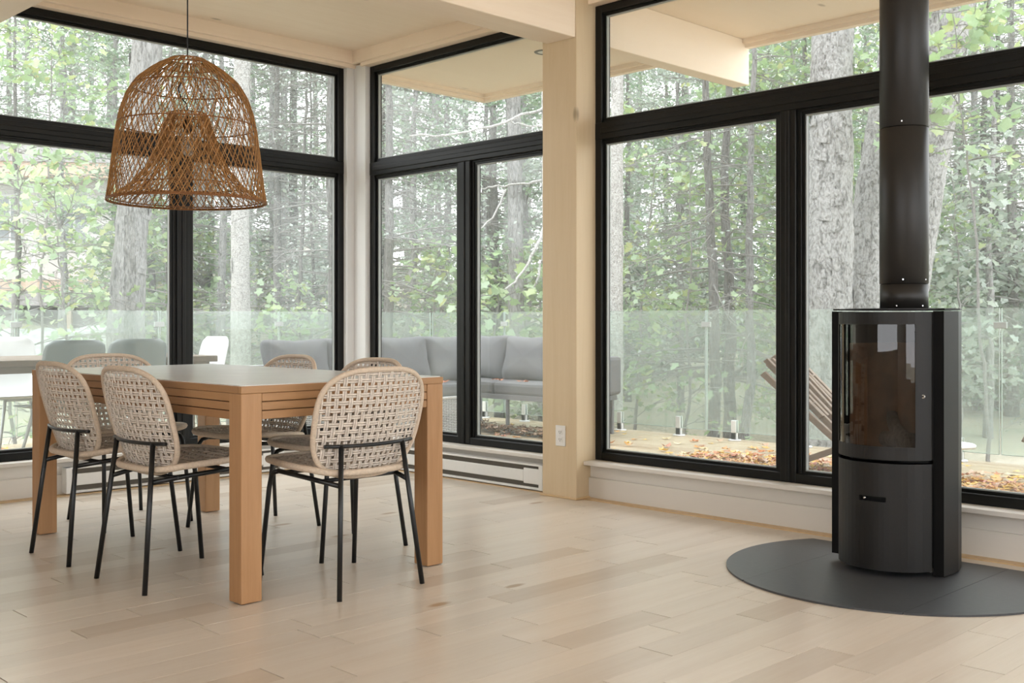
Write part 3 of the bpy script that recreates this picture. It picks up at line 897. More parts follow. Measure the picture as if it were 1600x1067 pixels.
hp = empty('hearth_plate', (4.154, 2.013, 0.0))
XC = 4.50 - 4.154
def clipc(r, z0, z1, ylo, yhi):
    pts = []
    for k in range(720):
        a = 2 * PI * k / 720
        x, y = r * math.cos(a), r * math.sin(a)
        if x > XC: x = XC
        if ylo - 1e-9 <= y <= yhi + 1e-9: pts.append((x, y))
        else:
            yb = ylo if y < ylo else yhi
            e_ = math.sqrt(max(0, r * r - yb * yb))
            pts.append((min(max(x, -e_), min(e_, XC)), yb))
    out = [pts[0]]
    for p in pts[1:]:
        if (Vector(p) - Vector(out[-1])).length > 0.008: out.append(p)
    return MB().prism(out, z0, z1)
clipc(0.66, 0.0, 0.0075, -0.308, 0.338).build('centre_plate', 'hearth_steel', hp)
clipc(0.66, 0.0, 0.0072, 0.3395, 0.66).build('side_plate', 'hearth_steel', hp)
clipc(0.66, 0.0, 0.0072, -0.66, -0.3095).build('side_plate', 'hearth_steel', hp)
tag(hp, 'round dark steel hearth plate on the maple floor under the stove', 'hearth plate')
st.location.z = 0.0078
fp.location.z += 0.0078
# ============================================================ DECK
ZD = -0.02
deck = struct(MB().box(1.2, XO + .02, YO - .02, 9.32, -0.22, -0.06).box(XO + .02, 8.02, 0.2, 9.32, -0.22, -0.06).build('deck_floor', 'subfloor'), 'wooden deck outside the windows')
x = 1.22
while x < 8.02:
    x1 = min(x + 0.139, 8.02)
    y0 = YO + .002 if x < XO else 0.2
    L = 9.32 - y0
    o = MB().box(-(x1 - x) / 2, (x1 - x) / 2, -L / 2, L / 2, -0.028, 0.0, 0.003).build('deck_board', 'deck_wood', deck)
    o.location = ((x + x1) / 2, (y0 + 9.32) / 2, ZD + random.uniform(-.001, .001))
    x += 0.145

# ---- frameless glass railings with steel spigots
def railing(axis, const, joints, label):
    r = empty('glass_railing', (0, 0, ZD)); tag(r, label, 'railing', 'glass railings around the deck')
    def P(u, w, z): return (const + w, u, z) if axis == 'x' else (u, const + w, z)
    def bx(m, u0, u1, w0, w1, z0, z1, c=0):
        if axis == 'x': m.box(const + w0, const + w1, u0, u1, z0, z1, c)
        else: m.box(u0, u1, const + w0, const + w1, z0, z1, c)
        return m
    for a, b in zip(joints, joints[1:]):
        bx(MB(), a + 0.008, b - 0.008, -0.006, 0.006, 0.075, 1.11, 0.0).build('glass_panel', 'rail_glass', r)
        e = MB()
        bx(e, a + 0.006, a + 0.0095, -0.007, 0.007, 0.075, 1.11); bx(e, b - 0.0095, b - 0.006, -0.007, 0.007, 0.075, 1.11)
        bx(e, a + 0.0095, b - 0.0095, -0.007, 0.007, 0.072, 0.077)
        e.build('polished_edge', 'glass_edge', r)
        for u in (a + 0.29, b - 0.29):
            s_ = MB(); bx(s_, u - 0.024, u + 0.024, -0.022, -0.007, 0.012, 0.175, 0.004); bx(s_, u - 0.024, u + 0.024, 0.007, 0.022, 0.012, 0.175, 0.004)
            bx(s_, u - 0.024, u + 0.024, -0.022, 0.022, 0.012, 0.075, 0.004)
            c_ = P(u, 0, 0)
            s_.lathe([(0.0001, 0.014), (0.052, 0.014), (0.055, 0.010), (0.055, 0.0), (0.0001, 0.0)], 24, c_[0], c_[1])
            s_.build('spigot', 'steel', r)
    for j in joints[1:-1]:
        bx(MB(), j - 0.045, j + 0.045, -0.014, 0.014, 0.965, 1.01, 0.003).build('panel_clip', 'gasket', r)
    return r
railing('x', 7.9, [0.55, 1.8, 3.05, 4.30, 5.55, 6.80, 8.05, 9.19], 'frameless glass railing beyond the stove and the sofa')
railing('y', 9.2, [1.25, 2.19, 3.44, 4.69, 5.94, 7.89], 'frameless glass railing beyond the outdoor dining set')

# ---- outdoor sofa in two pieces: metal bench along the far railing, wicker bench across
def cushion(name, sx, sy, sz, mat, parent=None, crush=0.0, seed=0):
    """soft pillow: superellipsoid with seams, wrinkles at the ends"""
    rr = random.Random(seed)
    nu, nv = 36, 20
    vs, fs = [], []
    for i in range(nu):
        a = 2 * PI * i / nu
        for j in range(nv + 1):
            b = -PI / 2 + PI * j / nv
            ca, sa = sup(9.0, a)
            cb = abs(math.cos(b)) ** 0.42; sb = math.copysign(abs(math.sin(b)) ** 0.75, math.sin(b))
            x_, z_ = ca * cb, sa * cb
            pin = 1 + 0.10 * (abs(x_) * abs(z_)) ** 2 - 0.05 * (1 - abs(ca * sa)) * cb; x_ *= pin; z_ *= pin
            edge = max(abs(x_), abs(z_))
            y_ = sb * (1 - 0.25 * edge ** 3)
            wr = crush * math.sin(9 * z_ + 3 * x_) * (abs(x_) ** 3) * 0.5
            vs.append((x_ * sx / 2 * (1 - 0.03 * z_ * z_), y_ * sy / 2 + wr * sy, z_ * sz / 2 - 0.04 * sz * (1 - x_ * x_) * z_ * 0))
    for i in range(nu):
        for j in range(nv):
            i2 = (i + 1) % nu
            fs.append((i * (nv + 1) + j, i2 * (nv + 1) + j, i2 * (nv + 1) + j + 1, i * (nv + 1) + j + 1))
    m = MB().add(vs, fs, True)
    return m.build(name, mat, parent)

so = empty('outdoor_sofa', (7.28, 0, ZD))
# metal part: seat frame x 6.95..7.62, y 6.30..7.75
MB().obox((-0.33, 6.32, 0.33), (-0.33, 8.12, 0.33), 0.03, 0.045, c=.004).obox((0.33, 6.32, 0.33), (0.33, 8.12, 0.33), 0.03, 0.045, c=.004).obox((-0.33, 6.33, 0.33), (0.33, 6.33, 0.33), 0.03, 0.045, c=.004).obox((-0.33, 8.11, 0.33), (0.33, 8.11, 0.33), 0.03, 0.045, c=.004).build('seat_frame', 'sofa_metal', so)
MB().box(-0.31, 0.31, 6.34, 8.10, 0.325, 0.34).build('seat_deck', 'sofa_metal', so)
for (x_, y_) in ((-0.32, 6.36), (0.32, 6.36), (-0.32, 7.05), (0.32, 7.05), (0.32, 8.09)):
    MB().obox((x_, y_, 0), (x_, y_, 0.32), 0.025, 0.025, up=(0, 1, 0)).build('leg', 'sofa_metal', so)
MB().box(-0.30, 0.34, 6.26, 6.34, 0.36, 0.70, 0.03).build('arm_pad', 'cushion_grey', so)
MB().box(0.30, 0.34, 6.34, 8.12, 0.36, 0.68, 0.01).build('back_frame', 'sofa_metal', so)
for (a, b) in ((6.36, 7.22), (7.23, 8.10)):
    MB().box(-0.345, 0.29, a, b, 0.345, 0.462, 0.03).build('seat_cushion', 'cushion_seat', so)
tag(so, 'grey cushioned metal outdoor bench along the far railing', 'sofa')
wb = empty('wicker_bench', (4.62, 7.12, ZD))
MB().box(0, 1.86, 0.01, 0.66, 0.03, 0.34, 0.01).build('bench_core', 'wicker_back', wb)
wv = MB()
nr = 22
for k in range(nr):
    z_ = 0.04 + 0.30 * k / (nr - 1)
    pts = []
    for i in range(63):
        pts.append((i * 0.03, 0.004 + 0.005 * (1 if (i + k) % 2 else -1), z_))
    wv.tube(pts, 0.0048, 4, caps=False)
    pts = [(1.865 + 0.005 * (1 if (i + k) % 2 else -1), i * 0.03, z_) for i in range(22)]
    wv.tube(pts, 0.0048, 4, caps=False)
for i in range(63):
    wv.tube([(i * 0.03, 0.005, 0.03), (i * 0.03, 0.005, 0.345)], 0.004, 4, caps=False)
o = wv.build('woven_skirt', 'wicker_grey', wb, recalc=False); o['kind'] = 'stuff'
MB().box(-0.015, 1.88, -0.015, 0.67, 0.345, 0.365, 0.008).build('seat_rail', 'wicker_grey', wb)
for k in range(3):
    MB().box(k * 0.62 + 0.005, k * 0.62 + 0.615, -0.01, 0.60, 0.366, 0.475, 0.03).build('seat_cushion', 'cushion_seat', wb)
MB().box(-0.10, -0.01, 0.0, 0.66, 0.03, 0.60, 0.03).build('arm', 'wicker_grey', wb)
MB().box(-0.11, 0.0, -0.01, 0.66, 0.60, 0.64, 0.018).build('arm_pad', 'shell_white', wb)
MB().box(0, 1.86, 0.60, 0.66, 0.36, 0.66, 0.01).build('back_frame', 'wicker_grey', wb)
tag(wb, 'grey wicker outdoor bench with seat cushions outside the corner', 'bench')
pil = [((7.42, 7.22, 0.66), -PI / 2 + .05, 'dark grey pillow nearest the pine post on the metal outdoor bench'),
       ((7.42, 7.80, 0.665), -PI / 2 - .04, 'dark grey wrinkled pillow right of the window mullion on the metal outdoor bench'),
       ((6.72, 7.60, 0.665), 0.10, 'grey pillow just left of the mullion in the narrow window, on the wicker bench'),
       ((6.16, 7.60, 0.665), -0.06, 'grey pillow behind the end dining chair, leaning on the wicker bench back'),
       ((5.62, 7.60, 0.66), 0.05, 'grey pillow hidden mostly behind the corner post on the wicker bench'),
       ((5.06, 7.58, 0.655), -0.05, 'grey pillow at the left end of the wicker bench, seen through the left window')]
for k, (p, rz, lab) in enumerate(pil):
    q = cushion('outdoor_pillow', 0.60, 0.20, 0.42, 'cushion_grey', None, 0.10, k)
    q.location = (p[0], p[1], p[2] + ZD); q.rotation_euler = (math.radians(-14), 0, rz)
    tag(q, lab, 'pillow', 'grey pillows on the outdoor seats')

# ---- outdoor dining set
ot = empty('outdoor_table', (0, 0, ZD))
k = 0; yy = 7.36
while yy < 8.34:
    MB().box(1.3, 4.22, yy, yy + 0.135, 0.715, 0.76, 0.004).build('table_plank', 'grey_wood', ot); yy += 0.14
MB().box(1.34, 4.16, 7.375, 7.40, 0.672, 0.714, 0.002).box(1.34, 4.16, 8.30, 8.325, 0.672, 0.714, 0.002).build('apron', 'grey_wood', ot)
MB().box(4.14, 4.165, 7.42, 8.28, 0.672, 0.714, 0.002).build('apron', 'grey_wood', ot)
for (x_, y_) in ((1.5, 7.5), (1.5, 8.2), (4.05, 7.5), (4.05, 8.2)):
    MB().box(x_ - 0.04, x_ + 0.04, y_ - 0.04, y_ + 0.04, 0, 0.714, 0.004).build('leg', 'grey_wood', ot)
tag(ot, 'weathered plank table on the deck outside the left window', 'table')
def shell_chair(mat):
    r = empty('shell_chair')
    nu, nv = 18, 22
    def S(u, v):            # u -1..1 across, v 0 front of seat .. 1 top of back ; faces local +y
        if v < 0.5:
            t = v / 0.5
            y_ = 0.21 - 0.36 * t; z_ = 0.455 - 0.02 * math.sin(PI * t) + 0.0
            w = 0.215 + 0.01 * t; lift = 0.05 * abs(u) ** 3 * t
            return Vector((u * w, y_, z_ + lift))
        t = (v - 0.5) / 0.5
        bend = min(1.0, t / 0.25)
        y_ = -0.15 - 0.055 * math.sin(bend * PI / 2) - 0.06 * t
        z_ = 0.455 + 0.02 * bend + 0.42 * t - 0.015 * (1 - bend)
        w = 0.225 - 0.02 * t
        fw = 0.07 * abs(u) ** 2.5 * (1 - 0.5 * t)
        if t > 0.8: w *= 1 - 0.25 * ((t - 0.8) / 0.2) ** 3
        return Vector((u * w, y_ + fw, z_ + 0.05 * abs(u) ** 3 * (1 - t)))
    vs = []; fs = []
    for lay in (0, 1):
        for j in range(nv + 1):
            for i in range(nu + 1):
                u, v = -1 + 2 * i / nu, j / nv
                p = S(u, v)
                if lay:
                    e = 0.02
                    a = S(min(1, u + e), v) - S(max(-1, u - e), v); b = S(u, min(1, v + e)) - S(u, max(0, v - e))
                    p = p - a.cross(b).normalized() * 0.007
                vs.append(p)
    W = nu + 1; N = W * (nv + 1)
    for j in range(nv):
        for i in range(nu):
            q = (j * W + i, j * W + i + 1, (j + 1) * W + i + 1, (j + 1) * W + i)
            fs.append(q); fs.append(tuple(N + a for a in reversed(q)))
    rim = [i for i in range(W)] + [j * W + nu for j in range(1, nv + 1)] + [nv * W + i for i in range(nu - 1, -1, -1)] + [j * W for j in range(nv - 1, 0, -1)]
    for a, b in zip(rim, rim[1:] + rim[:1]): fs.append((b, a, N + a, N + b))
    MB().add(vs, fs, True).build('shell', mat, r)
    for (sx, sy) in ((-1, 1), (1, 1), (-1, -1), (1, -1)):
        MB().tube([(sx * 0.13, sy * 0.10, 0.43), (sx * 0.21, sy * 0.20 - 0.01, 0.0)], [0.013, 0.009], 8).build('leg', 'leg_grey', r)
    MB().tube([(-0.14, 0.10, 0.425), (0.14, 0.10, 0.425)], 0.009, 6).build('seat_bracket', 'leg_grey', r)
    MB().tube([(-0.14, -0.10, 0.425), (0.14, -0.10, 0.425)], 0.009, 6).build('seat_bracket', 'leg_grey', r)
    return r
g0, w0 = shell_chair('shell_shaded'), shell_chair('shell_white')
spec = [(g0, 0, (2.99, 7.24), 0.05, 'shade-toned white plastic shell chair nearest the left edge, tucked under the plank table'),
        (g0, 1, (3.53, 7.42), -0.06, 'shade-toned white plastic shell chair just left of the window mullion, tucked under the plank table'),
        (w0, 0, (3.20, 8.52), PI, 'white plastic shell chair on the far side of the plank table at the left edge'),
        (w0, 1, (4.28, 7.88), PI / 2, 'white plastic shell chair at the end of the plank table, right of the mullion')]
for (src, cp, p, rz, lab) in spec:
    q = copy_tree(src) if cp else src
    q.location = (p[0], p[1], ZD); q.rotation_euler = (0, 0, rz)
    tag(q, lab, 'chair', 'plastic shell chairs on the deck')

# ---- wooden slat chairs and a side table near the far railing
def stick_chair():
    """two crossed fans of slats, faces local +y"""
    r = empty('slat_chair')
    n = 15
    for k in range(n):
        x_ = -0.30 + 0.60 * k / (n - 1)
        if k % 2 == 0:
            t_ = 1 - 0.16 * abs(x_ / 0.30) ** 2
            a, b = Vector((x_, 0.42, 0.02)), Vector((x_ * 1.12, -0.34, 0.93 * t_))
            MB().obox(a, b, 0.040, 0.042, c=0.004).build('back_slat', 'weathered_wood', r)
        else:
            a, b = Vector((x_, -0.36, 0.02)), Vector((x_, 0.50, 0.42))
            MB().obox(a, b, 0.040, 0.042, c=0.004).build('seat_slat', 'weathered_wood', r)
    for k in range(n - 1):
        x0_ = -0.30 + 0.60 * k / (n - 1) + 0.014; x1_ = x0_ + 0.60 / (n - 1) - 0.028
        a, b = Vector((0, 0.42, 0.02)), Vector((0, -0.34, 0.93))
        for t_ in (0.55, 0.86):
            if k % 2 == 0: pass
    for t_ in (0.42, 0.62, 0.82):
        p = Vector((0, 0.42, 0.02)).lerp(Vector((0, -0.34, 0.90)), t_)
        MB().tube([(-0.31, p.y, p.z), (0.31, p.y, p.z)], 0.007, 8).build('tie_rod', 'weathered_wood', r)
    for k in range(0, n - 1):
        xm = -0.30 + 0.60 * (k + 0.5) / (n - 1)
    for k in range(1, n, 2):
        x_ = -0.30 + 0.60 * k / (n - 1)
        a = Vector((x_, 0.42, 0.02)).lerp(Vector((x_ * 1.1, -0.34, 0.88)), 0.52); b = Vector((x_ * 1.1, -0.34, 0.88))
        MB().obox(a, b, 0.042, 0.036, c=0.004).build('back_slat', 'weathered_wood', r)
    return r
k1 = stick_chair()
k1.location = (6.56, 3.62, ZD); k1.rotation_euler = (0, 0, PI + 0.20); k1.scale = (1, 1, 0.87)
tag(k1, 'weathered wooden slat lounge chair leaning left of the stove', 'chair', 'slat lounge chairs on the deck')
k2 = copy_tree(k1)
k2.location = (6.70, 1.90, ZD); k2.rotation_euler = (0, 0, 0.25)
tag(k2, 'weathered wooden slat lounge chair cut off at the right edge', 'chair', 'slat lounge chairs on the deck')
rt = empty('side_table', (6.9, 3.03, ZD))
MB().lathe([(0.0001, 0.235), (0.195, 0.235), (0.202, 0.228), (0.20, 0.216), (0.0001, 0.212)], 40).build('table_top', 'white_table', rt)
for k in range(3):
    a = 2 * PI * k / 3
    MB().tube([(0.10 * math.cos(a), 0.10 * math.sin(a), 0.213), (0.16 * math.cos(a), 0.16 * math.sin(a), 0.0)], 0.010, 8).build('leg', 'white_table', rt)
tag(rt, 'small round white side table on the deck right of the stove', 'table')

# ---- fallen leaves
LEAF = np.array([(0, -.5), (.22, -.28), (.48, -.12), (.26, .06), (.34, .34), (.12, .26), (0, .52), (-.12, .26), (-.34, .34), (-.26, .06), (-.48, -.12), (-.22, -.28)])
def leaf_litter(name, pts, size, lift, parent=None, mat='fallen'):
    n = len(pts); K = len(LEAF)
    V = np.zeros((n, K, 3)); 
    a = rng.uniform(0, 2 * PI, n); s_ = size * rng.uniform(0.6, 1.25, n)
    tx, ty = rng.normal(0, .28, n), rng.normal(0, .28, n)
    for k, (lx, ly) in enumerate(LEAF):
        X = (lx * np.cos(a) - ly * np.sin(a)) * s_; Y = (lx * np.sin(a) + ly * np.cos(a)) * s_
        V[:, k, 0] = pts[:, 0] + X; V[:, k, 1] = pts[:, 1] + Y
        V[:, k, 2] = pts[:, 2] + lift + np.abs(X * tx + Y * ty) + (lx * lx + ly * ly) * s_ * rng.uniform(-.1, .5, n)
    F_ = np.arange(n * K).reshape(n, K)
    return link(name, np_mesh(name, V.reshape(-1, 3), F_, mat), parent)
n = 5200
ux = XO + 0.06 + rng.uniform(0, 1, n) ** 0.8 * 2.1 + rng.normal(0, .12, n); uy = rng.uniform(0.3, 4.7, n)
keep = (ux < 7.75) & (ux > XO + .06) & (rng.uniform(0, 1, n) < np.clip(1.2 - 0.22 * (uy - 2.0), .3, 1))
p1 = np.c_[ux, uy, np.full(n, ZD) + .025 * rng.uniform(0, 1, n) ** 2][keep]
p2 = np.c_[rng.uniform(5, 7.8, 320), rng.uniform(0.4, 9.0, 320), np.full(320, ZD)]
p3 = np.c_[rng.uniform(1.6, 4.6, 120), rng.uniform(6.75, 9.0, 120), np.full(120, ZD)]
p4 = np.c_[rng.normal(6.95, .09, 420), rng.uniform(6.1, 8.0, 420), np.full(420, ZD) + .06 * rng.uniform(0, 1, 420)]
p5 = np.c_[6.35 + np.abs(rng.normal(0, .42, 1500)), rng.uniform(0.4, 4.9, 1500), np.full(1500, ZD) + .02 * rng.uniform(0, 1, 1500)]
p5 = p5[p5[:, 0] < 7.75]
o = leaf_litter('fallen_leaves', p4, 0.085, 0.004, mat='fallen_brown')
o['kind'] = 'stuff'; o['label'] = 'heap of brown dead leaves under the metal bench'; o['category'] = 'leaves'
o = leaf_litter('fallen_leaves', np.r_[p1, p2, p5], 0.085, 0.004)
o['kind'] = 'stuff'; o['label'] = 'orange and yellow maple leaves scattered over the deck beyond the right windows'; o['category'] = 'leaves'
o = leaf_litter('fallen_leaves', p3, 0.085, 0.004)
o['kind'] = 'stuff'; o['label'] = 'few orange maple leaves on the deck around the plank table'; o['category'] = 'leaves'
me0 = None
spots = [(7.05, 6.55, .466), (7.12, 6.68, .466), (7.0, 6.86, .466), (7.08, 7.0, .466), (7.02, 7.2, .466), (7.1, 7.35, .466), (6.98, 7.5, .466), (6.3, 7.25, .478), (6.42, 7.3, .478), (6.1, 7.28, .478), (6.36, 7.22, .478)]
for k, (x_, y_, z_) in enumerate(spots):
    o = leaf_litter('fallen_leaf', np.array([(0., 0., 0.)]), 0.085, 0.002)
    o.location = (x_, y_, z_ + ZD)
    tag(o, 'single orange maple leaf lying on the outdoor seat cushions', 'leaf', 'maple leaves on the seat cushions')

# ============================================================ FOREST
def ground_z(x_, y_):
    d = np.hypot(x_ - 4, y_ - 5)
    left = np.clip((y_ - x_) / 14.0, -0.4, 1.6)
    return -0.75 + np.clip(d - 6, 0, 60) * (0.055 + 0.045 * left) + 0.12 * np.sin(x_ * 0.9) * np.cos(y_ * 0.7)
gx, gy = np.meshgrid(np.linspace(-30, 62, 93), np.linspace(-30, 62, 93))
gv = np.c_[gx.ravel(), gy.ravel(), ground_z(gx, gy).ravel()]
inb = (gv[:, 0] < 8.4) & (gv[:, 1] < 9.7)
gv[inb, 2] = np.minimum(gv[inb, 2], -0.6)
ii = np.arange(92 * 93).reshape(92, 93)[:, :92].ravel()
gf = np.c_[ii, ii + 1, ii + 94, ii + 93]
struct(link('ground', np_mesh('ground', gv, gf, 'forest_floor', True)), 'leafy forest floor rising beyond the deck')

struct(MB().box(-16, 12, -16, BACK - 0.25, -0.6, -0.3).box(-16, BACK - 0.25, BACK - 0.25, 8, -0.6, -0.3).build('bounce_yard', 'gravel'), 'added pale gravel behind the house, bouncing light indoors')  # unseen reflector ground, added to bounce light onto the ceiling

def tubes_np(paths, sides=5):
    """paths: list of (pts (n,3), radii (n,)) -> verts, faces"""
    V, Fc = [], []; off = 0
    ang = np.arange(sides) * 2 * PI / sides
    ca, sa = np.cos(ang), np.sin(ang)
    for pts, rad in paths:
        n = len(pts)
        d = np.gradient(pts, axis=0); d /= np.linalg.norm(d, axis=1, keepdims=True) + 1e-9
        ref = np.where(np.abs(d[:, 2:3]) < 0.8, np.array([[0, 0, 1.]]), np.array([[1., 0, 0]]))
        if n and abs(d[0, 2]) < 0.8: ref[:] = (0, 0, 1)
        else: ref[:] = (1, 0, 0)
        u = np.cross(d, ref); u /= np.linalg.norm(u, axis=1, keepdims=True) + 1e-9
        w = np.cross(d, u)
        ring = pts[:, None, :] + rad[:, None, None] * (u[:, None, :] * ca[None, :, None] + w[:, None, :] * sa[None, :, None])
        V.append(ring.reshape(-1, 3))
        i = np.arange(n - 1)[:, None] * sides; k = np.arange(sides)[None, :]; k2 = (k + 1) % sides
        Fc.append((np.stack([i + k, i + k2, i + sides + k2, i + sides + k], -1) + off).reshape(-1, 4))
        off += n * sides
    return np.concatenate(V), np.concatenate(Fc)
LOBES = [(0, -.5, .0), (.20, -.22, .05), (.50, -.10, .12), (.24, .10, .05), (.30, .36, .09), (0, .58, 0), (-.30, .36, .09), (-.24, .10, .05), (-.50, -.10, .12), (-.20, -.22, .05)]
def leaves_np(cen, size, g, flat=0.5, lobed=False):
    """small pointed leaves: 6 vertices, folded along the midrib"""
    n = len(cen)
    nrm = g.normal(0, 1, (n, 3)); nrm[:, 2] = np.abs(nrm[:, 2]) + flat
    nrm /= np.linalg.norm(nrm, axis=1, keepdims=True)
    t = g.normal(0, 1, (n, 3)); t -= nrm * (t * nrm).sum(1, keepdims=True); t /= np.linalg.norm(t, axis=1, keepdims=True)
    b = np.cross(nrm, t)
    s_ = size * g.uniform(0.6, 1.3, n)[:, None]
    if lobed:
        V = np.stack([cen + (b * lx + t * ly + nrm * lz) * s_ for lx, ly, lz in LOBES], 1).reshape(-1, 3)
        return V, np.arange(n * len(LOBES)).reshape(n, len(LOBES))
    tip, base = cen + t * s_ * 0.55, cen - t * s_ * 0.45
    l, r = cen + b * s_ * 0.38 + nrm * s_ * 0.10, cen - b * s_ * 0.38 + nrm * s_ * 0.10
    V = np.stack([base, r, tip, l], 1).reshape(-1, 3)
    return V, np.arange(n * 4).reshape(n, 4)
def branch_path(p0, az, elev, L, g, n=7, droop=0.0, wob=0.08):
    d = np.array([math.cos(az) * math.cos(elev), math.sin(az) * math.cos(elev), math.sin(elev)])
    s_ = np.linspace(0, 1, n)[:, None]
    pts = p0 + d * L * s_
    pts[:, 2] -= droop * L * (s_[:, 0] ** 2)
    pts += np.cumsum(g.normal(0, wob * L / n, (n, 3)), 0) * s_
    return pts
def make_tree(seed, H, r0, kind, lean=(0, 0), leaf=0.10, nb=30, leaves=2600, zmin=1.5, spread=2.2, twigs=4, sides=10, lobed=False):
    """returns (trunk, branches, foliage) meshes, base at the origin"""
    g = np.random.default_rng(seed)
    n = 40
    z = np.linspace(-0.3, H, n)
    wx = np.cumsum(g.normal(0, 0.012, n)); wy = np.cumsum(g.normal(0, 0.012, n))
    cen = np.c_[lean[0] * z + wx, lean[1] * z + wy, z]
    rad = r0 * (1 - 0.75 * np.clip(z / H, 0, 1)) * (1 + 0.5 * np.exp(-np.clip(z + .3, 0, 9) * 3))
    tv, tf = tubes_np([(cen, rad)], sides)
    paths, tips = [], []
    for k in range(nb):
        zz = zmin + (H * 0.97 - zmin) * (k + g.uniform(0, 1)) / nb
        i = min(n - 1, int((zz + 0.3) / (H + 0.3) * n))
        az = g.uniform(0, 2 * PI)
        f = 1 - zz / H
        if kind == 'conifer':
            L = spread * (0.35 + 0.65 * f) * g.uniform(0.6, 1.1); el, dr = g.uniform(-0.25, 0.25), 0.15
        else:
            L = spread * (0.55 + 0.45 * math.sin(PI * min(1, zz / H))) * g.uniform(0.6, 1.15); el, dr = g.uniform(0.05, 0.7), 0.25
        bp = branch_path(cen[i], az, el, L, g, 8, dr, 0.10)
        br = np.linspace(max(0.006, rad[i] * 0.22), 0.003, 8)
        paths.append((bp, br))
        for j in range(twigs):
            q = g.integers(2, 8); p0 = bp[min(q, 7)]
            L2 = L * g.uniform(0.25, 0.55)
            tp = branch_path(p0, az + g.uniform(-1.1, 1.1), el + g.uniform(-0.4, 0.3), L2, g, 5, dr, 0.12)
            paths.append((tp, np.linspace(0.0055, 0.002, 5)))
            tips.append((tp, f)); 
        tips.append((bp[3:], f))
    bv, bf = tubes_np(paths, 4)
    meshes = [tv, tf, bv, bf, None, None]
    if leaves > 0:
        per = max(1, leaves // len(tips))
        cs = []
        for tp, f in tips:
            m = int(per * g.uniform(0.3, 1.7))
            if m < 1: continue
            w = g.uniform(0, 1, m)
            idx = w * (len(tp) - 1); i0 = np.floor(idx).astype(int); i1 = np.minimum(i0 + 1, len(tp) - 1)
            c_ = tp[i0] + (tp[i1] - tp[i0]) * (idx - i0)[:, None]
            c_ = c_ + g.normal(0, 1, (m, 3)) * (np.array([0.17, 0.17, 0.10]) if kind != 'conifer' else np.array([0.12, 0.12, 0.05]))
            cs.append(c_)
        lv, lf = leaves_np(np.concatenate(cs), leaf, g, 0.6, lobed)
        meshes[4], meshes[5] = lv, lf
    return meshes
def tree_obj(name, ms, barkm, leafm, loc, rz, sc, label, group, cat='tree'):
    r = empty(name, loc, rz); r.scale = (sc, sc, sc)
    r0_ = ms
    link('trunk', r0_[0], r); link('branches', r0_[1], r)
    if r0_[2] is not None: link('foliage', r0_[2], r)
    tag(r, label, cat, group)
    return r
def meshes_of(ms, barkm, leafm, twigm='twig'):
    a = np_mesh('trunk', ms[0], ms[1], barkm, True); b = np_mesh('branches', ms[2], ms[3], twigm, True)
    c_ = np_mesh('foliage', ms[4], ms[5], leafm) if ms[4] is not None else None
    return (a, b, c_)
def gz(p): return float(ground_z(np.array(p[0]), np.array(p[1])))

# -- large birch trunks close behind the railing, right window
def big_trunk(name, path, rads, mat, label, seed):
    g = np.random.default_rng(seed)
    n = len(path); m = 90; sides = 36
    tt = np.linspace(0, 1, m); src = np.linspace(0, 1, n)
    cen = np.stack([np.interp(tt, src, [p[i] for p in path]) for i in range(3)], 1)
    ker = np.hanning(15); ker /= ker.sum()
    for i in range(3): cen[:, i] = np.convolve(np.pad(cen[:, i], 7, mode='reflect', reflect_type='odd'), ker, 'valid')
    rad = np.interp(tt, src, rads)
    V, Fc = tubes_np([(cen, rad)], sides)
    ring = np.repeat(cen, sides, 0)
    d = V - ring
    th = np.arctan2(d[:, 1], d[:, 0]); zz = V[:, 2]
    bump = np.zeros(len(V))
    for k in range(14):
        f1, f2 = g.integers(2, 14), g.uniform(1.0, 9.0)
        bump += np.sin(f1 * th + f2 * zz + g.uniform(0, 6)) * g.uniform(0.2, 1.0) / (1 + 0.12 * f1)
    bump += g.normal(0, 0.9, len(V)) 
    V = ring + d * (1 + 0.022 * bump[:, None])
    r = empty(name, (0, 0, 0))
    link('trunk', np_mesh('trunk', V, Fc, mat, True), r)
    fl = MB()                                       # curling bark flakes
    for k in range(70):
        i = g.integers(5, m - 5); a = g.uniform(0, 2 * PI); h_ = g.uniform(0.05, 0.22); w_ = g.uniform(0.25, 0.6)
        c0 = cen[i]; rr = rad[i] * 1.03
        vs = []
        for j in range(3):
            for q in range(4):
                aa = a + w_ * (q / 3 - 0.5); lift = 1 + 0.10 * (q / 3) ** 2 * (1 if k % 2 else 0.3) + 0.02
                vs.append((c0[0] + rr * lift * math.cos(aa), c0[1] + rr * lift * math.sin(aa), c0[2] + h_ * (j / 2 - 0.5) + 0.02 * math.sin(3 * aa + j)))
        fs = [(j * 4 + q, j * 4 + q + 1, j * 4 + 5 + q, j * 4 + 4 + q) for j in range(2) for q in range(3)]
        fl.add(vs, fs, True)
    o = fl.build('bark_flakes', mat, r); o['kind'] = 'stuff'
    tag(r, label, 'tree', 'large birch trunks beyond the railing')
    return r
def path_px(pts):       # (px, py, distance) -> world
    out = []
    for (px, py, t) in pts:
        p = at(px, t); out.append((p.x, p.y, EYE - (py - HORIZON) * t / F_PX))
    return out
big_trunk('birch_tree', path_px([(1288, 760, 11.2), (1290, 560, 11.2), (1293, 430, 11.2), (1297, 300, 11.2), (1299, 150, 11.2), (1302, 0, 11.2), (1310, -260, 11.2)]), [0.30, 0.27, 0.25, 0.225, 0.21, 0.205, 0.18], 'bark_birch', 'thick straight birch trunk just left of the flue pipe', 3)
